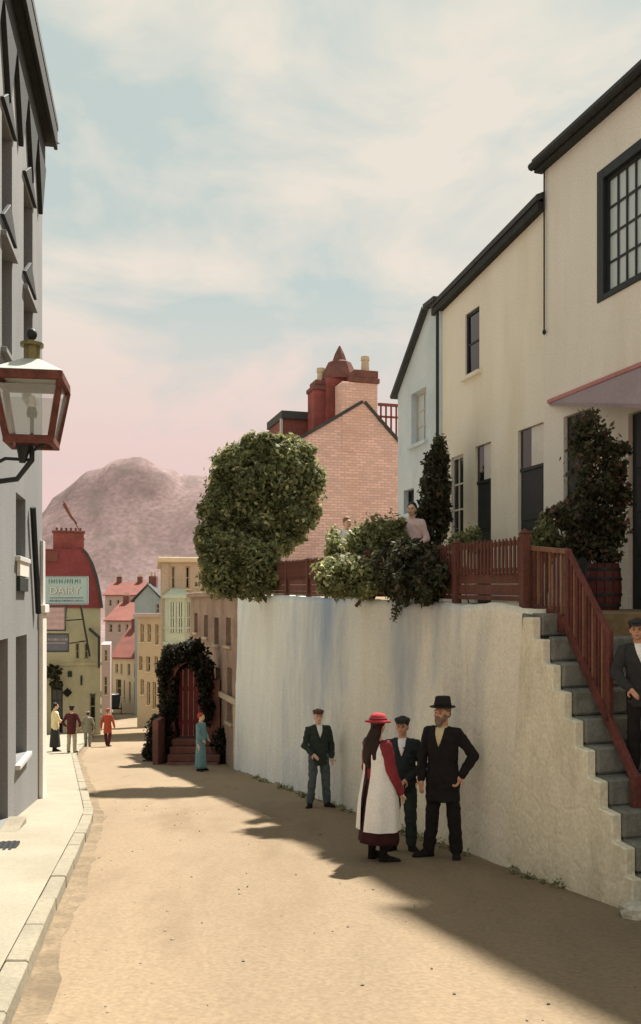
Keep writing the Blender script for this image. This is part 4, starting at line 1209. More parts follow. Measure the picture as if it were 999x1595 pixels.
def tan_block():
    sg = (44-8.65)/UY
    base = R(sg, 0.25, gz(44))
    T = thing('tan_block', 'tall tan block with flat cornice and slit windows above the ivy arch', 'building', base, math.radians(10.6))
    P = lambda x, y, c=0: pix(T, x, y, c)
    xl = P(253, 900)[0]; W = 9.0
    ztop = P(280, 876)[1]
    rects = [(267, 273, 882, 917), (289, 296, 882, 917), (303, 308, 960, 1000), (318, 324, 960, 1010), (303, 309, 1040, 1100), (319, 325, 1040, 1100), (262, 268, 1020, 1050)]
    ops = [(a-xl, b-xl, c, d) for a, b, c, d in holes(T, rects)]
    m = MB(); house_shell(m, 0, W, -1, ztop, 9, ops, .22); m.v = [(x+xl, y, z) for x, y, z in m.v]; m.build('wall', 'tan', T)
    for o in ops: window(T, o[0]+xl, o[1]+xl, o[2], o[3], .21, 1, 2, 'tanpale', 'glass', .06, .04, True, 'tanpale')
    b = MB(); b.box(xl-.22, xl+W+.1, -.25, 9.1, ztop+.001, P(280, 868)[1]); b.build('cornice', 'tanpale', T, .04)
    b = MB(); b.box(xl-.02, xl+.32, -.06, -.003, -.8, ztop); b.build('pilaster', 'tan', T, .01)
    b = MB(); b.box(xl+.33, xl+W, -.09, -.003, P(320, 968)[1], P(320, 960)[1]); b.build('string_course', 'tanpale', T, .02)
    # green oriel
    c0 = -1.0
    x0, x1 = P(257, 950, c0)[0], P(299, 950, c0)[0]
    za, zb = P(278, 1000, c0)[1], P(278, 932, c0)[1]
    body = MB()
    e = .38
    pts = [(x0, -.003), (x0+e*.4, c0), (x1-e*.9, c0), (x1, -.003)]
    n = len(pts)
    body.add([(x, y, za) for x, y in pts] + [(x, y, zb) for x, y in pts], [(0,1,5,4),(1,2,6,5),(2,3,7,6),(3,2,1,0),(4,5,6,7),(3,0,4,7)])
    ob = body.build('oriel', 'green', T)
    def band(z0, z1, g, mat='green'):
        q = [(x0-g, -.004), (x0+e*.4-g*.7, c0-g), (x1-e*.9+g*.7, c0-g), (x1+g, -.004)]
        b_ = MB(); b_.add([(x, y, z0) for x, y in q] + [(x, y, z1) for x, y in q], [(0,1,5,4),(1,2,6,5),(2,3,7,6),(3,2,1,0),(4,5,6,7),(3,0,4,7)]); b_.build('oriel_band', mat, ob)
    band(zb+.001, zb+.16, .12); band(za-.16, za-.001, .10); band((za+zb)/2-.42, (za+zb)/2-.34, .05)
    q = [(x0-.05, -.004), (x0+.1, c0-.08), (x1-.3, c0-.08), (x1+.05, -.004)]
    rf = MB(); zr = P(278, 916, c0)[1]
    rf.add([(x, y, zb+.161) for x, y in q] + [((x0+x1)/2-.3, -.004, zr), ((x0+x1)/2+.3, -.004, zr)], [(0,1,4),(1,2,5,4),(2,3,5),(0,4,5,3),(3,2,1,0)]); rf.build('oriel_roof', 'green', ob)
    cb = MB(); qq = [(x0+.2, -.004), (x0+.4, c0*.6), (x1-.6, c0*.6), (x1-.2, -.004)]
    cb.add([((x0+x1)/2-.2, -.004, za-.9), ((x0+x1)/2, -.15, za-.9), ((x0+x1)/2+.1, -.15, za-.9), ((x0+x1)/2+.2, -.004, za-.9)] + [(x, y, za-.161) for x, y in qq], [(0,1,5,4),(1,2,6,5),(2,3,7,6),(3,2,1,0),(4,5,6,7),(3,0,4,7)]); cb.build('oriel_corbel', 'green', ob)
    def owin(pa, pb):
        a = Vector((pa[0], pa[1], 0)); b = Vector((pb[0], pb[1], 0)); d = (b-a); nrm = Vector((d.y, -d.x, 0)).normalized()*.02
        a2, b2 = a+d*.2, b-d*.2
        m_ = MB(); z0, z1 = za+.45, zb-.2
        m_.hexa([a2-nrm*.2+Vector((0,0,z0)), b2-nrm*.2+Vector((0,0,z0)), b2+nrm+Vector((0,0,z0)), a2+nrm+Vector((0,0,z0))], [a2-nrm*.2+Vector((0,0,z1)), b2-nrm*.2+Vector((0,0,z1)), b2+nrm+Vector((0,0,z1)), a2+nrm+Vector((0,0,z1))])
        m_.build('oriel_window', 'glass', ob)
        m_ = MB(); mid = (a2+b2)/2
        m_.bar(mid+nrm*1.4+Vector((0,0,z0)), mid+nrm*1.4+Vector((0,0,z1)), .07); zz = Vector((0,0,(z0+z1)/2)); m_.bar(a2+nrm*1.4+zz, b2+nrm*1.4+zz, .07)
        for p_ in (a2, b2): m_.bar(p_+nrm*1.4+Vector((0,0,z0)), p_+nrm*1.4+Vector((0,0,z1)), .09)
        m_.build('oriel_mullion', 'green', ob)
    m_ = MB()
    xm = (pts[1][0]+pts[2][0])/2
    owin(pts[1], (xm, c0)); owin((xm, c0), pts[2]); owin(pts[2], pts[3])
tan_block()

def house(name, label, x0, x1, ytop, d, rot, wallmat, roofmat, rects, roof='pitch', ridge=None, yd=7.0, cat='house', fm='tanpale', roofspan=None, cornice=None, nx=1, nz=2):
    """a background house: x0..x1, eave line ytop in photo pixels at depth d"""
    b = at((x0+x1)/2, 1100, d)
    T = thing(name, label, cat, (b.x, b.y, gz(d)), rot)
    xa, xb = pxx(T, x0), pxx(T, x1)
    za = pz(T, (x0+x1)/2, ytop)
    ops = [(max(a, xa+.1), min(b_, xb-.1), c, dd) for a, b_, c, dd in holes(T, rects)]
    m = MB(); house_shell(m, 0, xb-xa, -1.5, za, yd, [(a-xa, b_-xa, c, dd) for a, b_, c, dd in ops], .25); m.v = [(x+xa, y, z) for x, y, z in m.v]
    m.build('wall', wallmat, T)
    for o in ops: window(T, o[0], o[1], o[2], o[3], .24, nx, nz, fm, 'glass', .07, .05, True, fm)
    if roof == 'pitch':      # ridge across the view
        zr = pz(T, (x0+x1)/2, ridge, yd/2)
        r = MB(); ov = .25
        for (ya, yb_) in ((-ov, yd/2), (yd+ov, yd/2)):
            r.hexa([(xa-ov, ya, za+.002), (xb+ov, ya, za+.002), (xb+ov, yb_, zr), (xa-ov, yb_, zr)], [(xa-ov, ya, za+.13), (xb+ov, ya, za+.13), (xb+ov, yb_, zr+.13), (xa-ov, yb_, zr+.13)])
        r.build('roof', roofmat, T)
        g = MB()
        for x in (xa+.01, xb-.01): g.add([(x, 0, za), (x, yd, za), (x, yd/2, zr)], [(0, 1, 2)])
        g.build('gable', wallmat, T)
    elif roof == 'gable':    # gable to the viewer
        zr = pz(T, (x0+x1)/2, ridge)
        g = MB(); g.prism([(xa, za+.002), (xb, za+.002), ((xa+xb)/2, zr)], 0, yd); g.build('gable', wallmat, T)
        r = MB(); xm = (xa+xb)/2
        for s_ in (xa-.3, xb+.3):
            r.hexa([(s_, -.2, za-.15), (xm, -.2, zr+.02), (xm, yd+.2, zr+.02), (s_, yd+.2, za-.15)], [(s_, -.2, za+.0), (xm, -.2, zr+.17), (xm, yd+.2, zr+.17), (s_, yd+.2, za+.0)])
        r.build('roof', roofmat, T)
    if roof in ('pitch', 'gable'):
        zr_ = zr
        for f_ in (.18, .82):
            x_ = xa+(xb-xa)*f_; y_ = yd/2 if roof == 'pitch' else yd*f_
            x_ = x_ if roof == 'pitch' else (xa+xb)/2
            b_ = MB(); b_.box(x_-.35, x_+.35, y_-.3, y_+.3, zr_-.8, zr_+.9); c_ = b_.build('chimney', 'darkred', T, .02)
            for k_ in (-.16, .16):
                b_ = MB(); b_.loft([(x_+k_, y_, zr_+.901, .1, .1), (x_+k_, y_, zr_+1.3, .08, .08)], 8); b_.build('pot', 'pot', c_)
    if cornice:
        b_ = MB(); b_.box(xa-.2, xb+.2, -.28, -.003, za-.05, za+.22); b_.build('cornice', cornice, T, .03)
    return T, xa, xb, za

# tan houses at the foot of the street
house('tan_terrace_house', 'tan stone house with pale cornice lining the bottom of the street', 214, 256, 960, 62, math.radians(-18), 'tan', 'slate',
      [(219, 224, 972, 1000), (230, 235, 972, 1000), (242, 247, 972, 1004), (217, 222, 1022, 1044), (228, 234, 1022, 1046), (241, 246, 1022, 1048), (219, 224, 1058, 1082), (229, 234, 1062, 1098), (238, 243, 1062, 1104), (247, 251, 1064, 1106)],
      'flat', cornice='lilac', yd=9)
house('blue_grey_gable_house', 'blue-grey slate-hung gable rising behind the tan terrace', 210, 252, 935, 82, math.radians(-6), 'bluegrey', 'slate', [(243, 248, 940, 955)], 'gable', ridge=912, yd=9)
house('pale_cottage', 'pale cottage under a steep red roof at the bend of the street', 176, 216, 1026, 86, math.radians(-14), 'tanpale', 'redroof',
      [(180, 184, 1034, 1048), (188, 191, 1034, 1050), (199, 203, 1034, 1052), (209, 213, 1034, 1056), (181, 189, 1058, 1086), (193, 195, 1060, 1090), (201, 204, 1062, 1094), (209, 212, 1062, 1096)], 'pitch', ridge=978, yd=8)
house('lilac_house', 'lilac-grey house front half hidden behind red roofs', 166, 208, 968, 100, math.radians(-10), 'lilac', 'redroof',
      [(170, 175, 972, 985), (184, 188, 972, 985), (196, 200, 972, 985)], 'pitch', ridge=940, yd=9)
house('far_lilac_villa', 'far lilac villa with small red roof below the hill', 164, 216, 928, 125, math.radians(-4), 'lilac', 'redroof', [(170, 174, 934, 944), (182, 186, 934, 946), (196, 200, 934, 944), (207, 210, 932, 944)], 'pitch', ridge=908, yd=8)
house('lilac_shopfront', 'narrow lilac-white shop beside the yellow house', 158, 172, 1004, 74, math.radians(12), 'lilac', 'slate', [(163, 168, 1012, 1030), (162, 168, 1054, 1082)], 'flat', yd=6, cat='building')
p = at(171.5, 1010, 78)
o_ = MB(); o_.tube([(0, 0, 0), (0, 0, 5.3)], .16, 8); o_ = o_.build('white_post', 'white'); o_.location = (p.x, p.y, gz(78)); tag(o_, 'tall white post in front of the pale cottage', 'post')

def yellow_house():
    d = 48.0
    b = at(110, 1100, d)
    T = thing('yellow_house', 'yellow rendered house with maroon mansard roof behind the signboards', 'house', (b.x, b.y, gz(d)), math.radians(15))
    P = lambda x, y, c=0: pix(T, x, y, c)
    xa = P(10, 1000)[0]; xb = P(157, 1000)[0]
    zt = P(100, 946)[1]
    ops = holes(T, [(118, 124, 1002, 1026), (80, 98, 1062, 1150), (132, 138, 1002, 1026), (140, 150, 1080, 1140)])
    m = MB(); house_shell(m, 0, xb-xa, -1, zt, 8, [(a-xa, c-xa, e_, f) for a, c, e_, f in ops], .22); m.v = [(x+xa, y, z) for x, y, z in m.v]; m.build('wall', 'yellow', T)
    for o in ops[:1] + ops[2:3]: window(T, *o, .21, 1, 2, 'yellow', 'glass', .05, .04, True, 'yellow')
    window(T, *ops[1], .21, 2, 3, 'darkpaint', 'glass', .06, .04, True, 'yellow')
    window(T, *ops[3], .21, 1, 3, 'yellow', 'glass', .06, .04, False)
    bnd = MB(); bnd.box(xa, xb+.04, -.07, -.003, P(110, 1037)[1], P(110, 1032)[1]); bnd.build('string_course', 'yellow', T, .01)
    # mansard: curved profile to the right
    prof = [(158, 947), (155, 925), (150, 900), (143, 878), (134, 862), (128, 856)]
    pts = [P(x, y, .0) for x, y in prof]
    poly = [(xa, zt+.002)] + pts + [(xa, pts[-1][1])]
    r = MB(); r.prism(poly, -.12, 7.9); r.build('mansard', 'maroon', T)
    v = MB()
    for q0, q1 in zip(pts, pts[1:]): v.bar((q0[0]+.03, -.15, q0[1]), (q1[0]+.03, -.15, q1[1]), .14, .14)
    v.build('verge', 'slate', T)
    # chimney
    c0, c1 = P(83, 850, .2)[0], P(131, 850, .2)[0]; z0, z1 = P(100, 858, .2)[1], P(100, 829, .2)[1]
    c = MB(); c.box(c0, c1, .2, 1.0, z0-.2, z1); ch = c.build('chimney', 'redbrick', T, .02)
    c = MB(); c.box(c0-.06, c1+.06, .14, 1.06, z1+.001, z1+.09); c.build('cap', 'darkred', ch)
    for i in range(6):
        x = c0+.18+i*(c1-c0-.36)/5
        k = MB(); k.loft([(x, .6, z1+.091, .07, .07), (x, .6, z1+.24, .055, .055), (x, .6, z1+.24, .08, .08), (x, .6, z1+.27, .07, .07)], 8); k.build('pot', 'darkred', ch)
    k = MB(); x, z = P(80, 860, -.2); k.box(x-.35, x+.35, -.2, .5, z-.5, z+.05); k.build('small_dormer', 'redroof', T, .02)
    # slanting bracket shade at the right
    k = MB(); a = P(140, 980, -.6); e_ = P(156, 994, -.6)
    k.bar((a[0], -.35, a[1]), (e_[0], -.35, e_[1]), .3, .16); k.bar((e_[0]-.05, -.35, e_[1]), (e_[0]-.05, -.35, e_[1]-1.6), .12); k.bar((a[0], -.35, a[1]), (a[0], -.002, a[1]), .08); k.bar((e_[0]-.05, -.35, e_[1]-.8), (e_[0]-.05, -.002, e_[1]-.8), .08)
    k.build('drip_hood', 'slate', T)
    # flagstaff leaning from the chimney
    f = thing('flagstaff', 'slanting staff with furled dark red pennant above the red chimney', 'flag', (0, 0, 0))
    A = at(132, 832, d+.5); B = at(99, 781, d+.5)
    f.location = A; 
    m = MB(); m.tube([(0, 0, -.3), tuple(B-A)], .035, 6); m.build('staff', 'darkred', f)
    m = MB(); D_ = (B-A); m.tube([tuple(D_*.35+Vector((0, 0, -.05))), tuple(D_*.6+Vector((-.03, 0, -.12))), tuple(D_*.95+Vector((0, 0, -.05)))], .05, 8, .12); m.build('pennant', 'darkred', f)
    # hanging goods and boards on the wall
    def board(px, py, w_, h_, mat, name, label, rot=0.0):
        x, z = P(px, py, -.12)
        q = MB(); q.box(-w_/2, w_/2, -.03, .03, -h_/2, h_/2); q.box(-.01, .01, -.01, .01, h_/2-.02, h_/2+.06)
        o = q.build(name, mat, None, .008)
        o.location = T.matrix_world @ Vector((x, -.06, z)) if False else Vector((T.location.x + x*math.cos(math.radians(15)) + .06*math.sin(math.radians(15)), T.location.y + x*math.sin(math.radians(15)) - .06*math.cos(math.radians(15)), T.location.z+z))
        o.rotation_euler = (0, rot, math.radians(15)); tag(o, label, 'sign')
    board(105, 1079, .36, .36, 'black', 'diamond_board', 'black diamond-shaped board hung on the yellow wall', math.radians(45))
    board(109, 1050, .22, .30, 'darkpaint', 'small_board', 'small dark green board high on the yellow wall')
    board(127, 1060, .10, .5, 'darkpaint', 'narrow_board', 'narrow dark upright board on the yellow wall')
    return T
yellow_house()

# ------------------------------------------------------------------ signboards
def text_mesh(txt, size, mat, parent, name='lettering'):
    cu = bpy.data.curves.new('t', 'FONT'); cu.body = txt; cu.size = size; cu.align_x = 'CENTER'; cu.align_y = 'CENTER'; cu.extrude = .006
    t = bpy.data.objects.new('t', cu); COL.objects.link(t)
    bpy.context.view_layer.update()
    me = bpy.data.meshes.new_from_object(t.evaluated_get(bpy.context.evaluated_depsgraph_get()))
    bpy.data.objects.remove(t); bpy.data.curves.remove(cu)
    o = obj(name, me, mat, parent)
    o.rotation_euler = (math.radians(90), 0, 0)
    return o
def signs():
    d = 45.5
    def sign(x0, x1, y0, y1, mat, name, label):
        a, b = at(x0, y1, d), at(x1, y0, d)
        T = thing(name, label, 'sign', (a.x, a.y, a.z))
        w_, h_ = b.x-a.x, b.z-a.z
        m = MB(); m.box(0, w_, 0, .06, 0, h_); m.build('board', mat, T, .01)
        m = MB(); m.box(-.04, w_+.04, -.03, .09, -.06, -.001); m.box(-.04, w_+.04, -.03, .09, h_+.001, h_+.05); m.box(w_+.001, w_+.05, -.03, .09, 0, h_); m.build('frame', 'slate' if mat != 'signblue' else 'bluegrey', T)
        return T, w_, h_
    T, w_, h_ = sign(52, 136, 899, 940, 'signblue', 'dairy_sign', 'large pale blue lettered signboard reading DAIRY above the yellow house')
    x = (at(101, 920, d).x - at(52, 920, d).x)
    for k, dx, mat in ((0, 0, 'lettering'), (1, -.02, 'white')):
        t = text_mesh('DAIRY', .60, mat, T); t.location = (x+.05+dx, -.008-.012*k, h_*.47+.012*k); t.scale = (.92, .85, 1)
    # the illegible top line: a row of slanting strokes
    m = MB()
    rnd = random.Random(4)
    for i in range(13):
        xx = x-.78+i*.13
        m.bar((xx, -.008, h_*.76), (xx+rnd.uniform(-.02, .07), -.008, h_*.93), .04, .02)
        if i % 3 == 1: m.bar((xx, -.008, h_*.85), (xx+.1, -.008, h_*.85), .02, .03)
    m.build('lettering', 'lettering', T)
    m = MB(); m.box(x-.75, x+.95, -.012, -.002, h_*.20, h_*.225)
    for i in range(24): m.box(x-.8+i*.075, x-.8+i*.075+rnd.uniform(.02, .05), -.012, -.002, h_*.07, h_*.07+rnd.uniform(.06, .10))
    m.build('lettering', 'lettering', T)
    # two props to the house
    for xp, yp, xq, yq in ((104, 942, 100, 980), (126, 942, 140, 1022)):
        a, b = at(xp, yp, d+.1)-T.location, at(xq, yq, 47.9)-T.location
        m = MB(); m.bar(tuple(a), tuple(b), .09); m.build('prop', 'slate', T)
    m = MB(); m.bar((.5, .09, h_*.5), (.5, 2.35, h_*.5), .06); m.bar((w_-.5, .09, h_*.3), (w_-.5, 2.3, h_*.3), .06); m.build('bracket', 'iron', T)
    d = 44.0
    T, w_, h_ = sign(52, 101, 946, 981, 'signpink', 'pink_sign', 'faded pink signboard below the pale blue one')
    m = MB()
    for r_ in range(3):
        for i in range(9): m.box(.55+i*.11, .55+i*.11+rnd.uniform(.03, .07), -.012, -.002, .2+r_*.3, .2+r_*.3+.14)
    m.build('lettering', 'lilac', T)
    m = MB(); m.bar((.5, .07, h_*.5), (.5, 3.95, h_*.5), .06); m.bar((w_-.2, .07, h_*.4), (w_-.2, 3.95, h_*.4), .06); m.build('bracket', 'iron', T)
    T, w_, h_ = sign(52, 106, 988, 1014, 'signgrey', 'grey_sign', 'dark slate-grey signboard, lowest of the three signs')
    m = MB(); m.box(.5, w_-.1, -.012, -.002, h_*.45, h_*.5); 
    for i in range(12): m.box(.55+i*.1, .55+i*.1+rnd.uniform(.03, .07), -.012, -.002, h_*.62, h_*.62+.12)
    m.build('lettering', 'lilac', T)
    m = MB(); m.bar((.5, .07, h_*.5), (.5, 3.95, h_*.5), .06); m.bar((w_-.2, .07, h_*.4), (w_-.2, 3.95, h_*.4), .06); m.build('bracket', 'iron', T)
signs()

# ------------------------------------------------------------------ ivy gateway with red gate and steps
def gateway():
    d = 25.4
    b = at(296, 1190, d)
    T = thing('ivy_gateway', 'ivy-covered brick gateway with red gate and dark steps projecting into the street', 'gateway', (b.x, b.y, gz(d)), math.radians(-3))
    P = lambda x, y, c=0: pix(T, x, y, c)
    zb = 0.0
    xl, xr = P(252, 1100)[0], P(350, 1100)[0]
    il, ir = P(272, 1100)[0], P(322, 1100)[0]
    zs = P(290, 1150)[1]; za = P(290, 1032)[1]; zt = P(290, 1012)[1]
    # steps
    for i in range(4):
        m = MB(); h = zs/4
        m.box(il-.03, P(348, 1100)[0]+.02*i, -1.0+i*.26, .5, h*i+(.003 if i else -.3), h*(i+1)); m.build('step', 'darkred', T, .015)
    # piers
    m = MB(); m.box(xl, il, 0, .6, -.4, P(290, 1060)[1]); m.build('pier', 'darkred', T, .015)
    m = MB(); m.box(xl-.02, xl+.14, -1.0, -.002, -.4, P(255, 1115)[1]); m.build('side_wall', 'darkred', T, .015)
    m = MB(); m.box(ir, ir+.38, 0, .6, -.4, P(290, 1060)[1]); m.build('pier', 'darkred', T, .015)
    # arch ring
    m = MB(); n = 12; cx = (il+ir)/2; rx = (ir-il)/2; zc = P(290, 1060)[1]; rz = za-zc
    for i in range(n):
        a0, a1 = math.pi*i/n, math.pi*(i+1)/n
        q = []
        for a in (a0, a1):
            for f in (1.0, 1.3): q.append((cx+rx*math.cos(a)*f, zc+.002+rz*math.sin(a)*(1 if f == 1 else 1.6)))
        A, B, C_, D_ = q[0], q[1], q[3], q[2]
        m.add([(A[0], 0, A[1]), (B[0], 0, B[1]), (C_[0], 0, C_[1]), (D_[0], 0, D_[1]), (A[0], .6, A[1]), (B[0], .6, B[1]), (C_[0], .6, C_[1]), (D_[0], .6, D_[1])], [(0,1,2,3),(7,6,5,4),(0,4,5,1),(1,5,6,2),(2,6,7,3),(3,7,4,0)])
    m.build('arch', 'darkred', T)
    # gate of upright boards
    nb = 6; bw = (ir-il)/nb
    for i in range(nb):
        x0 = il+bw*i; xm = x0+bw/2
        zz = zc + rz*math.sqrt(max(0, 1-((xm-cx)/rx)**2)) + .02
        m = MB(); m.box(x0+.006, x0+bw-.006, .42, .46, zs+.01, zz); m.build('gate_board', 'gatered', T, .006)
    m = MB(); m.box(il+.02, ir-.02, .385, .418, zs+.35, zs+.47); m.box(il+.02, ir-.02, .385, .418, zs+1.3, zs+1.42); m.build('gate_ledge', 'gatered', T)
    x2 = P(338, 1130)[0]
    m = MB(); m.box(ir+.38, x2+.1, .2, .5, -.3, P(330, 1108)[1]); m.build('low_red_wall', 'gatered', T, .02)
    # ivy mantle
    k = 25.4/F
    lump = []
    for px, py, rx_, ry_ in ((262, 1075, 14, 42), (258, 1045, 12, 24), (270, 1025, 17, 20), (288, 1014, 22, 12), (306, 1022, 16, 18), (318, 1046, 12, 30), (322, 1080, 10, 30), (326, 1112, 8, 22), (300, 1008, 16, 12), (262, 1115, 10, 28), (264, 1150, 10, 26)):
        x, z = P(px, py, .1)
        lump.append((Vector((x, .1, z)), (rx_*k, .34, ry_*k)))
    leaves('ivy', lump, 12000, .065, 'leafivy', T, 11, .6, .3)
gateway()
b = at(236, 1186, 26.2)
k = 26.2/F
plant('clipped_bush', 'dark rounded bush standing in the road beside the ivy gateway', 'bush', (b.x, b.y, gz(26.2)),
      [(at(238, 1152, 26.2), (12*k, .35, 30*k)), (at(243, 1135, 26.3), (9*k, .3, 16*k)), (at(241, 1172, 26.2), (13*k, .4, 14*k))], 4200, .05, 'leafivy', 12, .03)
b = at(348, 1190, 25.0); k = 25/F
plant('dark_shrub', 'dark low shrub at the right end of the red steps', 'shrub', (b.x, b.y, gz(25)),
      [(at(345, 1160, 25.), (15*k, .25, 26*k)), (at(352, 1180, 25.), (10*k, .2, 14*k))], 2600, .05, 'leafivy', 13, .03)
b = at(85, 1090, 46.5)
k = 46.5/F
for i, (px, py, r, lab) in enumerate(((84, 1048, 11, 'larger'), (88, 1066, 8, 'lower'))):
    c = at(px, py, 47.2)
    T = thing('hanging_basket', lab + ' hanging basket of dark trailing plants on the yellow wall', 'basket', (c.x, c.y, c.z))
    leaves('foliage', [(Vector((0, 0, 0)), (r*k, .3, r*k*.9))], 900, .08, 'leafdark', T, 40+i, .4)
    m = MB(); m.loft([(0, 0, -r*k*.9, .08, .08), (0, 0, -.02, r*k*.6, .2)], 8); m.build('basket', 'bark', T)
    m = MB(); m.bar((0, 0, 0), (0, .9, .1), .04); m.build('bracket', 'iron', T)

# ------------------------------------------------------------------ garden planting
def px_lumps(L, d0):
    out_ = []
    for l in L:
        px, py, rx, ry = l[:4]; d = l[4] if len(l) > 4 else d0
        k = d/F
        out_.append((at(px, py, d), (rx*k, max(.3, min(rx, ry)*k*.9), ry*k)))
    return out_
d = 20.6
b = R((20.6-8.65)/UY, .75); zt = wtop((20.6-8.65)/UY)-.06
plant('garden_tree', 'big rounded green tree at the far end of the wall, overhanging it', 'tree', (at(408, 900, d).x, d, zt-.05),
      px_lumps([(428, 742, 52, 50), (382, 762, 46, 50), (458, 728, 32, 36), (474, 764, 28, 38), (352, 784, 30, 46), (412, 806, 56, 46), (340, 832, 26, 36, 20.2), (448, 808, 34, 36), (392, 714, 34, 26), (434, 702, 30, 22), (328, 800, 14, 30, 20.1),
                (418, 694, 44, 18), (366, 728, 30, 28), (472, 708, 18, 20), (412, 694, 22, 14), (492, 748, 12, 22), (346, 752, 18, 20), (476, 800, 18, 22), (322, 850, 14, 26, 20), (372, 850, 34, 26, 20.2), (420, 845, 34, 22, 20.3)], d),
      60000, .058, 'leafmid', 21, .12, 9, .5, rough=.34, trunkname='trunk', crownname='crown')
d = 19.6
plant('overhanging_shrub', 'shrub spilling over the wall end below the big tree', 'shrub', (at(400, 925, 19.9).x+.25, 19.9, wtop(11.6)-.1),
      px_lumps([(370, 870, 34, 34), (400, 878, 36, 34), (350, 895, 34, 32), (385, 910, 34, 24), (335, 865, 22, 36), (425, 895, 20, 24), (330, 905, 16, 20)], d), 17000, .055, 'leafmid', 22, .05, 6, .5)
d = 14.0
plant('rose_bush', 'mixed green bush with pale sprays behind the fence before the pink house', 'bush', (at(575, 900, 14.4).x, 14.4, wtop(5.9)-.06),
      px_lumps([(590, 838, 34, 34, 14.4), (572, 856, 26, 28, 14.4), (615, 835, 16, 26, 14.4), (580, 870, 40, 30, 14.3)], d), 9000, .045, 'leafmid', 23, .04, 6, .45, rough=.35)
plant('trailing_bush', 'pale green bush trailing over the top of the wall', 'bush', (at(555, 930, 13.9).x, 13.9, wtop(5.6)-.06),
      px_lumps([(520, 890, 26, 22, 13.8), (550, 898, 34, 26, 13.5), (585, 892, 28, 24, 13.4), (530, 912, 24, 14, 13.5), (510, 902, 14, 18, 13.7), (600, 876, 18, 18, 13.5), (570, 916, 22, 12, 13.3), (545, 878, 20, 12, 13.7)], d), 9500, .042, 'leaflight', 24, .03, 6, .42, rough=.4)
plant('dark_hedge', 'dark hedge hanging over the fence at the middle of the wall', 'hedge', (at(650, 900, 12.0).x, 12.05, wtop(3.6)-.06),
      px_lumps([(632, 870, 24, 24, 12.0), (655, 888, 30, 36, 11.6), (640, 914, 26, 20, 11.5), (672, 880, 20, 30, 11.4), (622, 900, 18, 28, 11.9), (668, 914, 20, 18, 11.25), (690, 898, 16, 26, 11.2), (650, 858, 20, 12, 11.7)], 12), 10500, .042, 'leafdark', 25, .03, 6, .42, rough=.4, droop=.4)
plant('narrow_cypress', 'narrow dark columnar evergreen against the cream cottage corner', 'tree', (at(680, 850, 14.9).x, 14.9, 1.68),
      px_lumps([(684, 705, 11, 26, 14.9), (679, 745, 17, 36, 14.9), (676, 785, 21, 38, 14.9), (675, 820, 23, 34, 14.9), (690, 770, 12, 50, 14.9)], 14.9), 11000, .04, 'leafdark', 26, .04, 6, .5, trunkname='trunk', crownname='crown')
plant('doorway_fern', 'small leafy shrub beside the cream cottage doorway', 'shrub', (at(856, 860, 11.6).x, 11.6, 1.57),
      px_lumps([(852, 835, 16, 26, 11.6), (866, 850, 14, 18, 11.5), (842, 850, 10, 20, 11.6)], 11.6), 2200, .035, 'leafmid', 27, .015, 5, .4, rough=.4)
plant('window_fern', 'small spray of leaves below the cottage window', 'shrub', (at(736, 850, 13.6).x, 13.6, 1.6),
      px_lumps([(733, 840, 10, 20, 13.6), (712, 842, 10, 16, 13.9)], 13.6), 900, .035, 'leafmid', 28, .012, 4, .4, rough=.4)

plant('flowering_sprays', 'pale flowering sprays rising among the bushes by the fence', 'bush', (at(534, 880, 15.2).x, 15.2, wtop(6.8)-.06),
      px_lumps([(522, 842, 9, 18, 15.2), (545, 866, 14, 16, 15.2), (520, 866, 12, 16, 15.2)], 15.2), 1200, .045, 'leaflight', 31, .015, 5, .3, rough=.5)
plant('fence_creeper', 'reddish creeper scrambling along the fence between the bushes', 'creeper', (at(610, 900, 12.9).x, 12.9, wtop(4.4)-.06),
      px_lumps([(605, 890, 18, 26, 12.9), (618, 868, 14, 16, 12.9), (596, 870, 12, 16, 13.1), (612, 918, 14, 14, 12.75)], 12.9), 2600, .036, 'leafred', 32, .015, 5, .35, rough=.45)
plant('wall_weeds', 'thin weeds hanging from the wall top below the dark hedge', 'weeds', (at(622, 940, 12.45).x, 12.5, wtop(3.9)-.03),
      px_lumps([(622, 938, 8, 14, 12.4), (618, 955, 5, 12, 12.38), (634, 936, 8, 8, 12.3)], 12.4), 420, .03, 'leafdark', 33, .008, 3, .3, rough=.5, droop=.6)
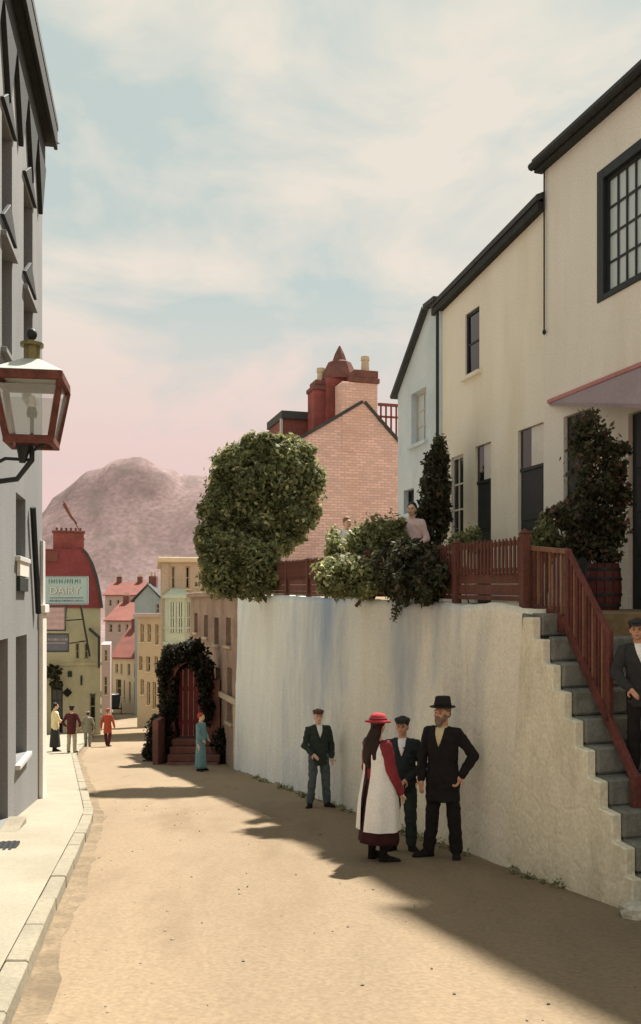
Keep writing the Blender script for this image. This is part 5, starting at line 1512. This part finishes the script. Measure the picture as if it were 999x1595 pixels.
def barrel():
    d = 10.35
    c = at(940, 930, d)
    T = thing('planter_barrel', 'dark maroon wooden barrel planter on the terrace by the doors', 'barrel', (c.x, c.y, 1.60))
    n = 14
    prof = [(0.0, .165), (.12, .195), (.28, .205), (.44, .195), (.56, .17)]
    for i in range(n):
        a0, a1 = 2*math.pi*(i+.04)/n, 2*math.pi*(i+.96)/n
        m = MB()
        for z, r in prof:
            for a in (a0, a1): m.v.append((r*math.cos(a), r*math.sin(a), z))
            for a in (a0, a1): m.v.append(((r-.02)*math.cos(a), (r-.02)*math.sin(a), z))
        for j in range(len(prof)-1):
            o = 4*j
            m.f += [(o, o+1, o+5, o+4), (o+2, o+6, o+7, o+3), (o, o+4, o+6, o+2), (o+1, o+3, o+7, o+5)]
        m.f += [(0, 2, 3, 1), (len(prof)*4-4, len(prof)*4-3, len(prof)*4-1, len(prof)*4-2)]
        m.build('stave', 'maroonwool' if False else 'doorred', T)
    for z, r in ((.08, .192), (.2, .206), (.38, .206), (.49, .191)):
        m = MB(); m.loft([(0, 0, z-.015, r+.004, r+.004), (0, 0, z+.015, r+.004, r+.004)], 20, False); m.build('hoop', 'iron', T)
    m = MB(); m.loft([(0, 0, .46, .165, .165), (0, 0, .5, .165, .165)], 14); m.build('soil', 'earth', T)
    plant('climber', 'tall straggling reddish climber growing from the barrel beneath the canopy', 'plant', (c.x, c.y, 2.10),
          px_lumps([(925, 680, 26, 34), (915, 720, 30, 44), (930, 770, 36, 44), (920, 810, 36, 32), (945, 820, 26, 32), (890, 808, 22, 14), (958, 700, 16, 14), (950, 735, 16, 24), (905, 665, 16, 20), (965, 775, 10, 20), (915, 838, 34, 16), (868, 797, 9, 8), (935, 850, 26, 12), (938, 866, 22, 14), (905, 852, 16, 14)], d), 9500, .036, 'leafred', 29, .025, 10, .35, rough=.4)
barrel()

# ================================================================== PEOPLE
def fuse(mb, name, mat, parent, voxel, smooth=3, disp=0.0):
    """one continuous surface out of overlapping closed pieces"""
    me = mb.mesh('tmp')
    o = bpy.data.objects.new('tmp', me); COL.objects.link(o)
    bm = bmesh.new(); bm.from_mesh(me); bmesh.ops.recalc_face_normals(bm, faces=bm.faces); bm.to_mesh(me); bm.free()
    r = o.modifiers.new('r', 'REMESH'); r.mode = 'VOXEL'; r.voxel_size = voxel; r.use_smooth_shade = True
    s = o.modifiers.new('s', 'SMOOTH'); s.factor = .5; s.iterations = smooth
    bpy.context.view_layer.update()
    out_me = bpy.data.meshes.new_from_object(o.evaluated_get(bpy.context.evaluated_depsgraph_get()))
    out_me.name = name
    bpy.data.objects.remove(o); bpy.data.meshes.remove(me)
    if disp:
        n = len(out_me.vertices); co = np.empty(n*3); out_me.vertices.foreach_get('co', co); co = co.reshape(-1, 3)
        no = np.empty(n*3); out_me.vertices.foreach_get('normal', no); no = no.reshape(-1, 3)
        ph = (len(out_me.vertices) % 97)*.37
        f = np.array([1.4*(.5-abs(mnoise.noise((x*9+z*5+ph, y*9+ph, z*7-x*4)))*2.2) + .5*mnoise.noise((x*30, y*30, z*22+ph)) for x, y, z in co])
        co += no*(disp*(f+.55))[:, None]
        out_me.vertices.foreach_set('co', co.ravel()); out_me.update()
    out_me.polygons.foreach_set('use_smooth', [True]*len(out_me.polygons))
    return obj(name, out_me, mat, parent)

def person(label, loc, facing, H, P=None, top='navywool', bottom='navywool', hat=None, hair='hairdark', skin='skin', skirt=None,
           coat_hem=.44, near=True, group=None, beard=None, apron=None, longhair=False, shirt='shirt', rise=0.0, sleeve=None):
    """facing: angle about z; 0 looks toward the camera (-y). joints in units of H, x = the person's left"""
    J = dict(lean=(0, 0), headturn=0.0, headtilt=0.0,
             sh=.100, shz=.797,
             elL=(.165, .015, .63), wrL=(.165, -.03, .49), elR=(-.165, .015, .63), wrR=(-.165, -.03, .49),
             hip=.052, knL=(.062, -.01, .285), anL=(.068, .01, .045), knR=(-.062, -.01, .285), anR=(-.068, .01, .045),
             toeL=(.02, -.115), toeR=(-.02, -.115))
    if P: J.update(P)
    T = thing('person', label, 'person', loc, facing, group)
    lx, ly = J['lean']
    def U(p, body=True):
        x, y, z = p
        k = max(0, z-.5)
        return Vector(((x + lx*k)*H, (y + ly*k)*H, z*H + rise))
    vx = .0065 if near else .011
    # ---- head frame
    hc = Vector((lx*.43*H, (ly*.43-.012)*H, .93*H + rise))
    hr = Matrix.Rotation(J['headturn'], 3, 'Z') @ Matrix.Rotation(J['headtilt'], 3, 'X')
    def Hd(x, y, z): return hc + hr @ Vector((x*H, y*H, z*H))
    def headset(m, items):
        for c, r in items:
            t = MB(); t.ell((0, 0, 0), (r[0]*H, r[1]*H, r[2]*H), 14, 10)
            cc = Hd(*c); m.add([cc + hr @ Vector(v) for v in t.v], t.f)
    shL, shR = U((J['sh'], 0, J['shz'])), U((-J['sh'], 0, J['shz']))
    elL, wrL, elR, wrR = U(J['elL']), U(J['wrL']), U(J['elR']), U(J['wrR'])
    hpL, hpR = U((J['hip'], 0, .52)), U((-J['hip'], 0, .52))
    knL, anL, knR, anR = [U(J[k]) for k in ('knL', 'anL', 'knR', 'anR')]
    nk = U((0, .004, .83))
    def torso(m, g, zlo, zhi=.835, widen=0.0):
        prof = [(.44, .078, .060), (.50, .086, .066), (.55, .088, .067), (.60, .087, .066), (.66, .089, .066), (.72, .094, .066), (.77, .094, .064), (.80, .074, .054), (.83, .048, .042)]
        rings = []
        for z, rx, ry in prof:
            if z < zlo-1e-6 or z > zhi: continue
            p = U((0, 0.0, z)); wd = widen*max(0, (.60-z))
            rings.append((p.x, p.y, p.z, (rx+wd)*H+g, (ry+wd*.8)*H+g))
        if zlo < .44:
            p = U((0, 0, zlo)); wd = widen*(.60-zlo); rings.insert(0, (p.x, p.y, p.z, (.080+wd)*H+g, (.064+wd*.8)*H+g))
        m.loft(rings, 20)
    # ---- body
    b = MB()
    headset(b, [((0, .008, .012), (.045, .056, .056)), ((0, -.016, -.022), (.034, .040, .042)), ((0, -.026, -.046), (.022, .024, .018)),
                ((0, -.058, -.012), (.0085, .013, .010)), ((0, -.053, .002), (.006, .010, .016)), ((.044, .006, -.008), (.006, .012, .017)), ((-.044, .006, -.008), (.006, .012, .017)),
                ((0, -.046, .016), (.032, .012, .007)), ((0, -.052, -.034), (.013, .006, .004)), ((.022, -.040, -.016), (.013, .012, .012)), ((-.022, -.040, -.016), (.013, .012, .012))])
    b.cap(tuple(U((0, .006, .80))), .034*H, tuple(Hd(0, .012, -.03)), .030*H)
    torso(b, -.008, .44)
    for s_, sh, el, wr in ((1, shL, elL, wrL), (-1, shR, elR, wrR)):
        b.cap(sh, .022*H, el, .018*H); b.cap(el, .018*H, wr, .0155*H)
        d = (wr-el).normalized()
        side = d.cross(Vector((0, -1, 0)));
        if side.length < .2: side = d.cross(Vector((0, 0, 1)))
        side.normalize(); nn = d.cross(side).normalized()
        pl_ = .045*H
        b.cap(wr, .015*H, wr + d*pl_*.5, .019*H)
        for q in (-1.2, -.4, .4, 1.2): b.cap(wr + d*pl_*.3 + side*q*.006*H, .009*H, wr + d*pl_ + side*q*.0072*H, .0075*H, 8)
        for q, ln in ((-1.5, .032), (-.5, .044), (.5, .047), (1.5, .041)):
            a = wr + d*pl_ + side*q*.0078*H
            c = a + (d*.85 - nn*.25*s_).normalized()*ln*.5*H; e_ = c + (d*.55 - nn*.7*s_).normalized()*ln*.5*H
            b.cap(a, .0055*H, c, .0050*H, 8); b.cap(c, .0050*H, e_, .0042*H, 8)
        tb = wr + d*pl_*.25 + side*.016*H*(-1 if s_ > 0 else 1)
        t2 = tb + (d*.6 + side*(-.75 if s_ > 0 else .75)).normalized()*.024*H
        b.cap(wr + d*.004*H, .010*H, tb, .0085*H, 8); b.cap(tb, .0078*H, t2, .0062*H, 8); b.cap(t2, .0062*H, t2 + d*.018*H, .005*H, 8)
    for hp, kn, an in ((hpL, knL, anL), (hpR, knR, anR)):
        b.cap(hp, .046*H, kn, .031*H); b.cap(kn, .030*H, an, .020*H)
    for an, to in ((anL, J['toeL']), (anR, J['toeR'])):
        tt = an + Vector((to[0]*H*.7, to[1]*H*.7, -an.z + rise + .020*H)); b.cap(an + Vector((0, .004*H, -.012*H)), .017*H, tt, .009*H)
    body = fuse(b, 'body', skin, T, vx, 2)
    # ---- face details
    for s_ in (-1, 1):
        m = MB(); headset(m, [((s_*.0185, -.0475, .001), (.0062, .004, .0034))]); m.build('eye', 'eye', body)
        m = MB(); headset(m, [((s_*.019, -.0535, .0125), (.011, .003, .0022))]); m.build('eyebrow', hair, body)
    m = MB(); headset(m, [((0, -.0585, -.0335), (.0125, .003, .0028))]); m.build('mouth', 'lip', body)
    # ---- hair
    if hair:
        m = MB()
        headset(m, [((0, .016, .024), (.050, .057, .054)), ((0, .034, -.008), (.042, .034, .036))])
        if longhair:
            p = Hd(0, .045, -.03)
            m.cap(tuple(p), .040*H, tuple(U((0, .058, .80))), .052*H); m.cap(tuple(U((0, .058, .80))), .052*H, tuple(U((.01, .075, .70))), .040*H); m.cap(tuple(U((.01, .075, .70))), .040*H, tuple(U((0, .078, .655))), .016*H)
            m.cap(tuple(U((.05, .05, .82))), .03*H, tuple(U((.055, .062, .72))), .02*H); m.cap(tuple(U((-.05, .05, .82))), .03*H, tuple(U((-.055, .062, .72))), .02*H)
        fuse(m, 'hair', hair, T, vx*1.3, 2, .0025)
    if beard:
        m = MB(); headset(m, [((0, -.034, -.047), (.031, .028, .026)), ((0, -.040, -.066), (.022, .022, .022)), ((0, -.052, -.0255), (.022, .012, .006)), ((.028, -.016, -.03), (.012, .022, .026)), ((-.028, -.016, -.03), (.012, .022, .026))])
        fuse(m, 'beard', beard, T, vx*1.2, 1, .002)
    # ---- upper garment
    g = .012
    m = MB()
    torso(m, g, coat_hem, .83, .10 if coat_hem < .43 else .04)
    for sh, el, wr in ((shL, elL, wrL), (shR, elR, wrR)):
        m.cap(sh, .032*H+g*.4, el, .027*H+g*.4, 14); m.cap(el, .029*H+g*.4, el + (wr-el)*.93, .0225*H+g*.3, 14)
        m.cap(U((0, .004, .828)), .020*H, sh, .031*H+g*.4, 12)
    if sleeve: 
        tm = MB(); torso(tm, g, max(coat_hem, .46), .83); fuse(tm, 'bodice', sleeve, T, .011, 2, .003)
        sm = MB()
        for sh, el, wr in ((shL, elL, wrL), (shR, elR, wrR)):
            sm.cap(sh, .040*H+g*.5, el, .032*H+g*.4, 14); sm.cap(el, .032*H+g*.4, el + (wr-el)*.95, .0235*H+g*.3, 14)
        # sleeves as two separate pieces
        half = len(sm.v)//2
        for k_, nm in enumerate(('sleeve', 'sleeve')):
            q = MB(); sh, el, wr = ((shL, elL, wrL), (shR, elR, wrR))[k_]
            q.cap(sh, .040*H+g*.5, el, .032*H+g*.4, 14); q.cap(el, .032*H+g*.4, el + (wr-el)*.95, .0235*H+g*.3, 14)
            fuse(q, nm, sleeve, T, .010, 1, .007)
    else:
        fuse(m, 'jacket' if not skirt else 'blouse', top, T, .0095 if near else .014, 1, .009 if near else .006)
        if shirt:
            # open collar: a shirt wedge with collar wings, and lapels
            a = U((0, 0, .835)); c = U((0, 0, .735))
            y0 = -(.052*H+g)
            q = MB()
            for zz, wd, yy in ((.838, .030, .043), (.80, .026, .062), (.77, .019, .070), (.72, .003, .072)):
                c_ = U((0, 0, zz)); fy = c_.y - yy*H - g*.75 - (.011 if near else .006)
                q.v += [(c_.x-wd*H, fy+.012, c_.z), (c_.x, fy, c_.z), (c_.x+wd*H, fy+.012, c_.z)]
            for i in range(3):
                o2 = 3*i; q.f += [(o2, o2+1, o2+4, o2+3), (o2+1, o2+2, o2+5, o2+4)]
            q.build('shirt_front', shirt, T)
            q = MB(); q.loft([(nk.x, nk.y+.002, nk.z-.016*H, .042*H, .044*H), (nk.x, nk.y, nk.z+.014*H, .036*H, .038*H)], 14); q.build('collar', shirt, T, smooth=True)
            if near:
                for s_ in ():
                    q = MB(); q.add([(a.x+s_*.032*H, a.y-.042*H, a.z+.002), (a.x+s_*.066*H, a.y-.048*H, a.z-.045*H), (c.x+s_*.006*H, c.y-.067*H-g-.012, c.z), (a.x+s_*.028*H, a.y-.058*H, a.z-.02*H)], [(0, 1, 2, 3), (3, 2, 1, 0)]); q.build('lapel', top, T)
                for i in range(3):
                    p_ = U((0, 0, .70-.055*i)); q = MB(); q.ell((p_.x, p_.y-.0605*H-g-.004, p_.z), (.008, .005, .008), 8, 6); q.build('button', 'iron', T)
    # ---- lower garment
    if skirt:
        zt, zb_, fl, mat_ = skirt
        m = MB(); n = 44; rings = 12
        for i in range(rings+1):
            f = i/rings; z = zt + (zb_-zt)*f; p = U((0, 0, z))
            for k_ in range(n):
                a = 2*math.pi*k_/n
                r = (.070 + (fl-.070)*f**.8)*H + g
                r *= 1 + .045*f*math.sin(a*9+1.3*math.sin(f*2)) + .02*f*math.sin(a*4+.7)
                m.v.append((p.x + r*math.cos(a), p.y + r*.88*math.sin(a), p.z))
        for i in range(rings):
            for k_ in range(n): m.f.append((i*n+k_, i*n+(k_+1) % n, (i+1)*n+(k_+1) % n, (i+1)*n+k_))
        m.f.append(tuple(range(n))); m.f.append(tuple(rings*n+k_ for k_ in range(n)))
        m.build('skirt', mat_, T, smooth=True)
        for an, kn in ((anL, knL), (anR, knR)):
            q = MB(); q.cap(an, .026*H, an+(kn-an)*.6, .034*H, 12); q.build('stocking', 'boot', T, smooth=True)
    else:
        m = MB()
        p = U((0, 0, .52)); m.loft([(p.x, p.y, p.z-.05*H, .072*H+g*.5, .056*H+g*.5), (p.x, p.y, p.z, .082*H+g*.4, .062*H+g*.4), (p.x, p.y, p.z+.06*H, .078*H+g*.4, .058*H+g*.4)], 18)
        for hp, kn, an in ((hpL, knL, anL), (hpR, knR, anR)):
            m.cap(hp, .051*H+g*.3, kn, .039*H+g*.4, 14); m.cap(kn, .039*H+g*.4, an + Vector((0, 0, .012*H)), .034*H+g*.4, 14)
        fuse(m, 'trousers', bottom, T, .0095 if near else .014, 1, .009 if near else .006)
    for an, to in ((anL, J['toeL']), (anR, J['toeR'])):
        d = Vector((to[0], to[1], 0)).normalized(); q = MB()
        hl = an + Vector((0, 0, 0)) - d*.018*H; z0 = rise
        def ring(p, w_, h_): return p, w_, h_
        side = d.cross(Vector((0, 0, 1)))
        secs = [(-.028, .016, .050), (-.012, .025, .062), (.02, .027, .066), (.05, .028, .046), (.085, .029, .036), (.112, .022, .026), (.122, .010, .014)]
        o_ = 0; nn_ = 10
        for f, w_, h_ in secs:
            c = Vector((an.x, an.y, z0)) + d*f*H
            for k_ in range(nn_):
                a = math.pi*k_/(nn_-1)
                q.v.append(tuple(c + side*math.cos(a)*w_*H + Vector((0, 0, math.sin(a)**.7*h_*H))))
        for i in range(len(secs)-1):
            for k_ in range(nn_): q.f.append((i*nn_+k_, i*nn_+(k_+1) % nn_, (i+1)*nn_+(k_+1) % nn_, (i+1)*nn_+k_))
        q.f.append(tuple(range(nn_))); q.f.append(tuple((len(secs)-1)*nn_+k_ for k_ in range(nn_)))
        q.build('boot', 'boot', T, smooth=True)
    # ---- hats
    def hatmesh(rings, name, mat_, n=24, sm=True):
        t = MB(); t.loft([(x*H, y*H, z*H, rx*H, ry*H) for x, y, z, rx, ry in rings], n)
        t.v = [tuple(hc + hr @ Vector(v)) for v in t.v]
        return t.build(name, mat_, T, smooth=sm)
    if hat == 'felt':
        hatmesh([(0, .006, .034, .078, .086), (0, .006, .040, .082, .090), (0, .006, .043, .055, .062), (0, .006, .060, .052, .060), (0, .008, .098, .047, .054), (0, .008, .104, .040, .046), (0, .008, .100, .020, .026)], 'felt_hat', 'blackfelt', sm=False)
        hatmesh([(0, .006, .044, .0555, .0625), (0, .006, .058, .0545, .0615)], 'hat_band', 'boot')
    elif hat == 'red':
        hatmesh([(0, .01, .022, .088, .094), (0, .01, .030, .092, .098), (0, .008, .040, .060, .066), (0, .008, .062, .056, .062), (0, .008, .080, .044, .048), (0, .008, .086, .02, .02)], 'red_hat', 'hatred')
        hatmesh([(0, .008, .041, .0625, .0685), (0, .008, .055, .060, .066)], 'hat_ribbon', 'crimson')
    elif hat:
        hatmesh([(0, .008, .028, .051, .060), (0, .008, .036, .055, .064), (0, .004, .048, .059, .068), (0, .004, .060, .056, .063), (0, .004, .068, .036, .042), (0, .002, .066, .008, .008)], 'flat_cap', hat)
        t = MB(); t.add([(-.040*H, -.042*H, .036*H), (.040*H, -.042*H, .036*H), (.030*H, -.078*H, .026*H), (-.030*H, -.078*H, .026*H), (-.040*H, -.042*H, .043*H), (.040*H, -.042*H, .043*H), (.030*H, -.078*H, .031*H), (-.030*H, -.078*H, .031*H)], [(0,3,2,1),(4,5,6,7),(0,1,5,4),(1,2,6,5),(2,3,7,6),(3,0,4,7)])
        t.v = [tuple(hc + hr @ Vector(v)) for v in t.v]; t.build('cap_peak', hat, T, .003)
    # ---- pinafore
    if apron:
        m = MB(); n = 52; rings = 22
        prof = [(.815, .088, .060), (.78, .106, .074), (.72, .112, .080), (.66, .112, .080), (.60, .116, .086), (.52, .130, .104), (.44, .142, .120), (.36, .146, .128), (.28, .150, .134), (.20, .154, .140)]
        def pr(z):
            for (za, a, b_), (zb2, c, d_) in zip(prof, prof[1:]):
                if z >= zb2: f = (z-za)/(zb2-za); return a+(c-a)*f, b_+(d_-b_)*f
            return prof[-1][1:]
        for i in range(rings+1):
            f = i/rings
            for k_ in range(n):
                a = math.radians(90+20*(1-.5*f)) + math.radians(360-40*(1-.5*f))*k_/(n-1)
                z = .815 - (.815-.222)*f
                rx, ry = pr(z); p = U((0, 0, z))
                w_ = 1 + .035*f*math.sin(a*8+.5) + .015*f*math.sin(a*5+f*4)
                m.v.append((p.x + (rx*H+g)*w_*math.cos(a), p.y + (ry*H+g)*w_*math.sin(a), p.z))
        for i in range(rings):
            for k_ in range(n-1): m.f.append((i*n+k_, i*n+k_+1, (i+1)*n+k_+1, (i+1)*n+k_))
        m.build('pinafore', apron, T, smooth=True)
    return T

def foot(px, py_head, py_foot):
    d_ = CAMZ/((py_foot-1095.0)/F + 0.0)   # ground plane: y = 1095 + F*1.7/d
    X = (px-HX)/F*d_
    H_ = (py_foot-py_head)/F*d_
    # lift onto the road crown
    a, b = pl(KERB, d_)-.03, pl(RIGHT, d_); f = (X-a)/(b-a)
    return Vector((X, d_, gz(d_)+.008+.09*f*(1-f))), H_

p, h = foot(690, 1096, 1338)
person('bearded man in black felt hat and long dark coat, hand on hip', p, math.radians(-28), h, dict(
    elL=(.190, .05, .655), wrL=(.125, -.005, .53), elR=(-.140, -.01, .63), wrR=(-.128, -.05, .49), headturn=math.radians(-14),
    knL=(.075, -.005, .285), anL=(.088, .01, .045), knR=(-.062, -.02, .285), anR=(-.085, -.02, .045), toeL=(.04, -.11), toeR=(-.075, -.09), hip=.056),
    'blackwool', 'blackwool', 'felt', 'hairgrey', 'skin', coat_hem=.37, beard='hairgrey', shirt='shirt')
p, h = foot(590, 1118, 1344)
person('girl in red hat with long dark hair and white pinafore, seen from behind', p, math.radians(122), h, dict(headturn=math.radians(32),
    elL=(.150, -.01, .62), wrL=(.135, -.075, .47), elR=(-.135, -.02, .62), wrR=(-.120, -.10, .475), headtilt=math.radians(3), lean=(0, .03),
    toeL=(.05, -.10), toeR=(-.05, -.10)),
    'whitecotton', 'winedark', 'red', 'hairdark', 'skinpale', skirt=(.60, .135, .145, 'winedark'), longhair=True, apron='whitecotton', sleeve='crimson', shirt=None)
p, h = foot(627, 1120, 1328)
person('boy in dark cap and suit with clasped hands, between the girl and the man', p, math.radians(-10), h, dict(
    elL=(.155, .0, .64), wrL=(.04, -.105, .55), elR=(-.155, .0, .64), wrR=(-.04, -.105, .54), headturn=math.radians(-8),
    toeL=(.05, -.10), toeR=(-.05, -.10)), 'navywool', 'greenblack', 'charcoal', 'hairdark', 'skin', shirt='whitecotton')
p, h = foot(497, 1107, 1259)
person('slim lad in brown cap and blue-black suit standing alone before the wall', p, math.radians(14), h, dict(
    elL=(.140, .03, .63), wrL=(.130, -.03, .50), elR=(-.148, .01, .63), wrR=(-.085, -.095, .56), headturn=math.radians(-4),
    knL=(.07, -.01, .285), anL=(.085, .0, .045), knR=(-.07, -.015, .285), anR=(-.095, -.01, .045), toeL=(.05, -.10), toeR=(-.05, -.10), lean=(-.02, 0)),
    'greenblack', 'bluegreywool', 'brownwool', 'hairfair', 'skinpale', shirt='whitecotton')
# boy on the steps
i_ = 5
q = R(NOSE0 - TREAD*(i_-.4), .40, 1.38-RISE*i_)
person('small boy in dark cap and coat on the steps behind the balustrade', q, math.radians(-15), 1.36, dict(
    lean=(-.10, .0), headturn=math.radians(-8), elL=(.17, -.04, .66), wrL=(.06, -.11, .60), elR=(-.16, -.03, .65), wrR=(-.09, -.12, .56)),
    'charcoal', 'blackwool', 'charcoal', 'hairdark', 'skin', shirt='whitecotton')
# girl in blue by the gateway
p, h = foot(313, 1112, 1202)
person('girl in pale blue frock standing at the red steps', p, math.radians(70), h, dict(elL=(.13, -.02, .63), wrL=(.09, -.09, .55), elR=(-.13, -.02, .63), wrR=(-.09, -.09, .55)),
       'skyblue', 'skyblue', None, 'rust', 'skinpale', skirt=(.60, .05, .10, 'skyblue'), near=False, shirt=None)
# walkers down the street
p, h = foot(168, 1104, 1163)
person('walker in rust-red coat in the middle of the street', p, math.radians(170), h, dict(anL=(.06, -.08, .045), anR=(-.06, .08, .07), knR=(-.06, -.01, .29), elL=(.15, .05, .63), elR=(-.15, -.03, .63), wrL=(.15, .06, .49), wrR=(-.15, -.09, .50)),
       'rust', 'maroonwool', 'rust', 'hairfair', 'skin', coat_hem=.36, near=False)
p, h = foot(137, 1108, 1163)
p.z += .12 if p.x < pl(KERB, p.y)-.1 else 0
person('walker in pale grey-green suit beside the pavement edge', p, math.radians(195), h, dict(anL=(.05, -.06, .045), anR=(-.05, .06, .06)),
       'greywool', 'greywool', 'greywool', 'hairdark', 'skin', coat_hem=.40, near=False)
p, h = foot(112, 1104, 1178)
p.z = gz(p.y)+.12 if p.x < pl(KERB, p.y)-.1 else p.z
person('stout man in maroon jacket and pale trousers seen from behind', p, math.radians(175), h, dict(elL=(.19, .02, .64), wrL=(.15, -.06, .55), elR=(-.19, .02, .64), wrR=(-.15, -.06, .55)),
       'maroonwool', 'stone', 'charcoal', 'hairdark', 'skin', coat_hem=.40, near=False)
p, h = foot(86, 1100, 1176)
p.z = gz(p.y)+.12 if p.x < pl(KERB, p.y)-.1 else p.z
person('woman in cream blouse and dark skirt on the pavement under the signs', p, math.radians(120), h, dict(elL=(.15, -.04, .66), wrL=(.08, -.13, .62), elR=(-.15, -.04, .66), wrR=(-.08, -.13, .60)),
       'creamcloth', 'maroonwool', None, 'hairdark', 'skinpale', skirt=(.60, .10, .115, 'charcoal'), near=False, shirt=None)
# two people on the terrace, hidden to the waist by the hedge
q = at(642, 840, 14.6)
s_ = (q.y-8.65)/UY
person('woman in pale pink dress standing on the terrace by the blue house', (q.x, q.y, 1.70), math.radians(-20), 1.64, dict(elL=(.15, .0, .64), wrL=(.09, -.10, .57), elR=(-.15, .0, .64), wrR=(-.09, -.10, .56)),
       'palepink', 'palepink', None, 'hairdark', 'skinpale', skirt=(.60, .02, .15, 'palepink'), near=False, shirt=None)
q = at(541, 830, 16.4)
person('child in white on the terrace behind the green bush', (q.x, q.y, 1.76), math.radians(25), 1.52, dict(elL=(.15, .0, .64), wrL=(.09, -.10, .57), elR=(-.15, .0, .64), wrR=(-.09, -.10, .56)),
       'whitecotton', 'whitecotton', None, 'hairfair', 'skinpale', skirt=(.60, .02, .14, 'creamcloth'), near=False, shirt=None)

# ------------------------------------------------------------------ loose grit on the road
def grit():
    rnd = random.Random(17); m = MB()
    for i in range(300):
        y = 3.5 + 16*rnd.random()**1.6
        a, b = pl(KERB, y)+.05, pl(RIGHT, y)-.9
        f = rnd.random()
        if rnd.random() < .55: f = f**3 if rnd.random() < .5 else 1-f**3
        x = a+(b-a)*f
        if x > 2.0 - .2996*(y-8.65): continue
        ff = (x-a+.08)/(b-a+.95)
        z = gz(y)+.006+.09*ff*(1-ff)
        r = rnd.uniform(.006, .016)
        t = [(x+r*math.cos(q)*rnd.uniform(.7, 1.2), y+r*math.sin(q)*rnd.uniform(.7, 1.2), z+r*.25) for q in (0, 1.3, 2.6, 3.9, 5.1)]
        m.add(t + [(x, y, z+r*rnd.uniform(.6, .9)), (x, y, z-r)], [(0,1,5),(1,2,5),(2,3,5),(3,4,5),(4,0,5),(1,0,6),(2,1,6),(3,2,6),(4,3,6),(0,4,6)])
    tag(m.build('gravel', 'kerb'), 'loose grit scattered over the road', 'gravel', kind='stuff')
grit()

# ------------------------------------------------------------------ carriage
def carriage():
    d_ = 84.0
    c = at(176, 1110, d_)
    T = thing('carriage', 'dark hooded carriage with pale roof standing at the bottom of the street', 'carriage', (c.x, c.y, gz(d_)+.02), math.radians(12))
    m = MB(); m.hexa([(-.55, -.6, .62), (.55, -.6, .62), (.55, .9, .62), (-.55, .9, .62)], [(-.66, -.75, 1.15), (.66, -.75, 1.15), (.66, 1.0, 1.15), (-.66, 1.0, 1.15)]); m.build('body', 'charcoal', T, .05)
    m = MB(); m.prism([(-.66, 1.151), (.66, 1.151), (.68, 1.55), (.5, 1.85), (-.5, 1.85), (-.68, 1.55)], -.75, .5); m.build('hood', 'navywool', T, .04)
    m = MB(); m.box(-.56, .56, -.80, .55, 1.851, 1.91); m.build('roof', 'greypale', T, .02)
    m = MB(); m.box(-.6, .6, .9, 1.3, .85, .95); m.build('footboard', 'charcoal', T)
    for x in (-.78, .78):
        for y, r in ((-.45, .52), (1.0, .42)):
            W_ = MB(); n = 20
            for i in range(n):
                a, b_ = 2*math.pi*i/n, 2*math.pi*(i+1)/n
                W_.bar((x, y+math.cos(a)*r, r+math.sin(a)*r), (x, y+math.cos(b_)*r, r+math.sin(b_)*r), .05, .06)
            wh = W_.build('wheel', 'iron', T)
            q_ = MB()
            for i in range(8): a = 2*math.pi*i/8; q_.bar((x, y, r), (x, y+math.cos(a)*r, r+math.sin(a)*r), .03)
            q_.ell((x, y, r), (.08, .07, .07), 8, 6); q_.build('spokes', 'darkred', wh)
    m = MB(); m.bar((-.78, -.45, .52), (.78, -.45, .52), .06); m.bar((-.78, 1.0, .42), (.78, 1.0, .42), .06); m.build('axle', 'iron', T)
    m = MB(); m.bar((-.35, 1.2, .7), (-.35, 2.9, .85), .05); m.bar((.35, 1.2, .7), (.35, 2.9, .85), .05); m.build('shafts', 'bark', T)
carriage()
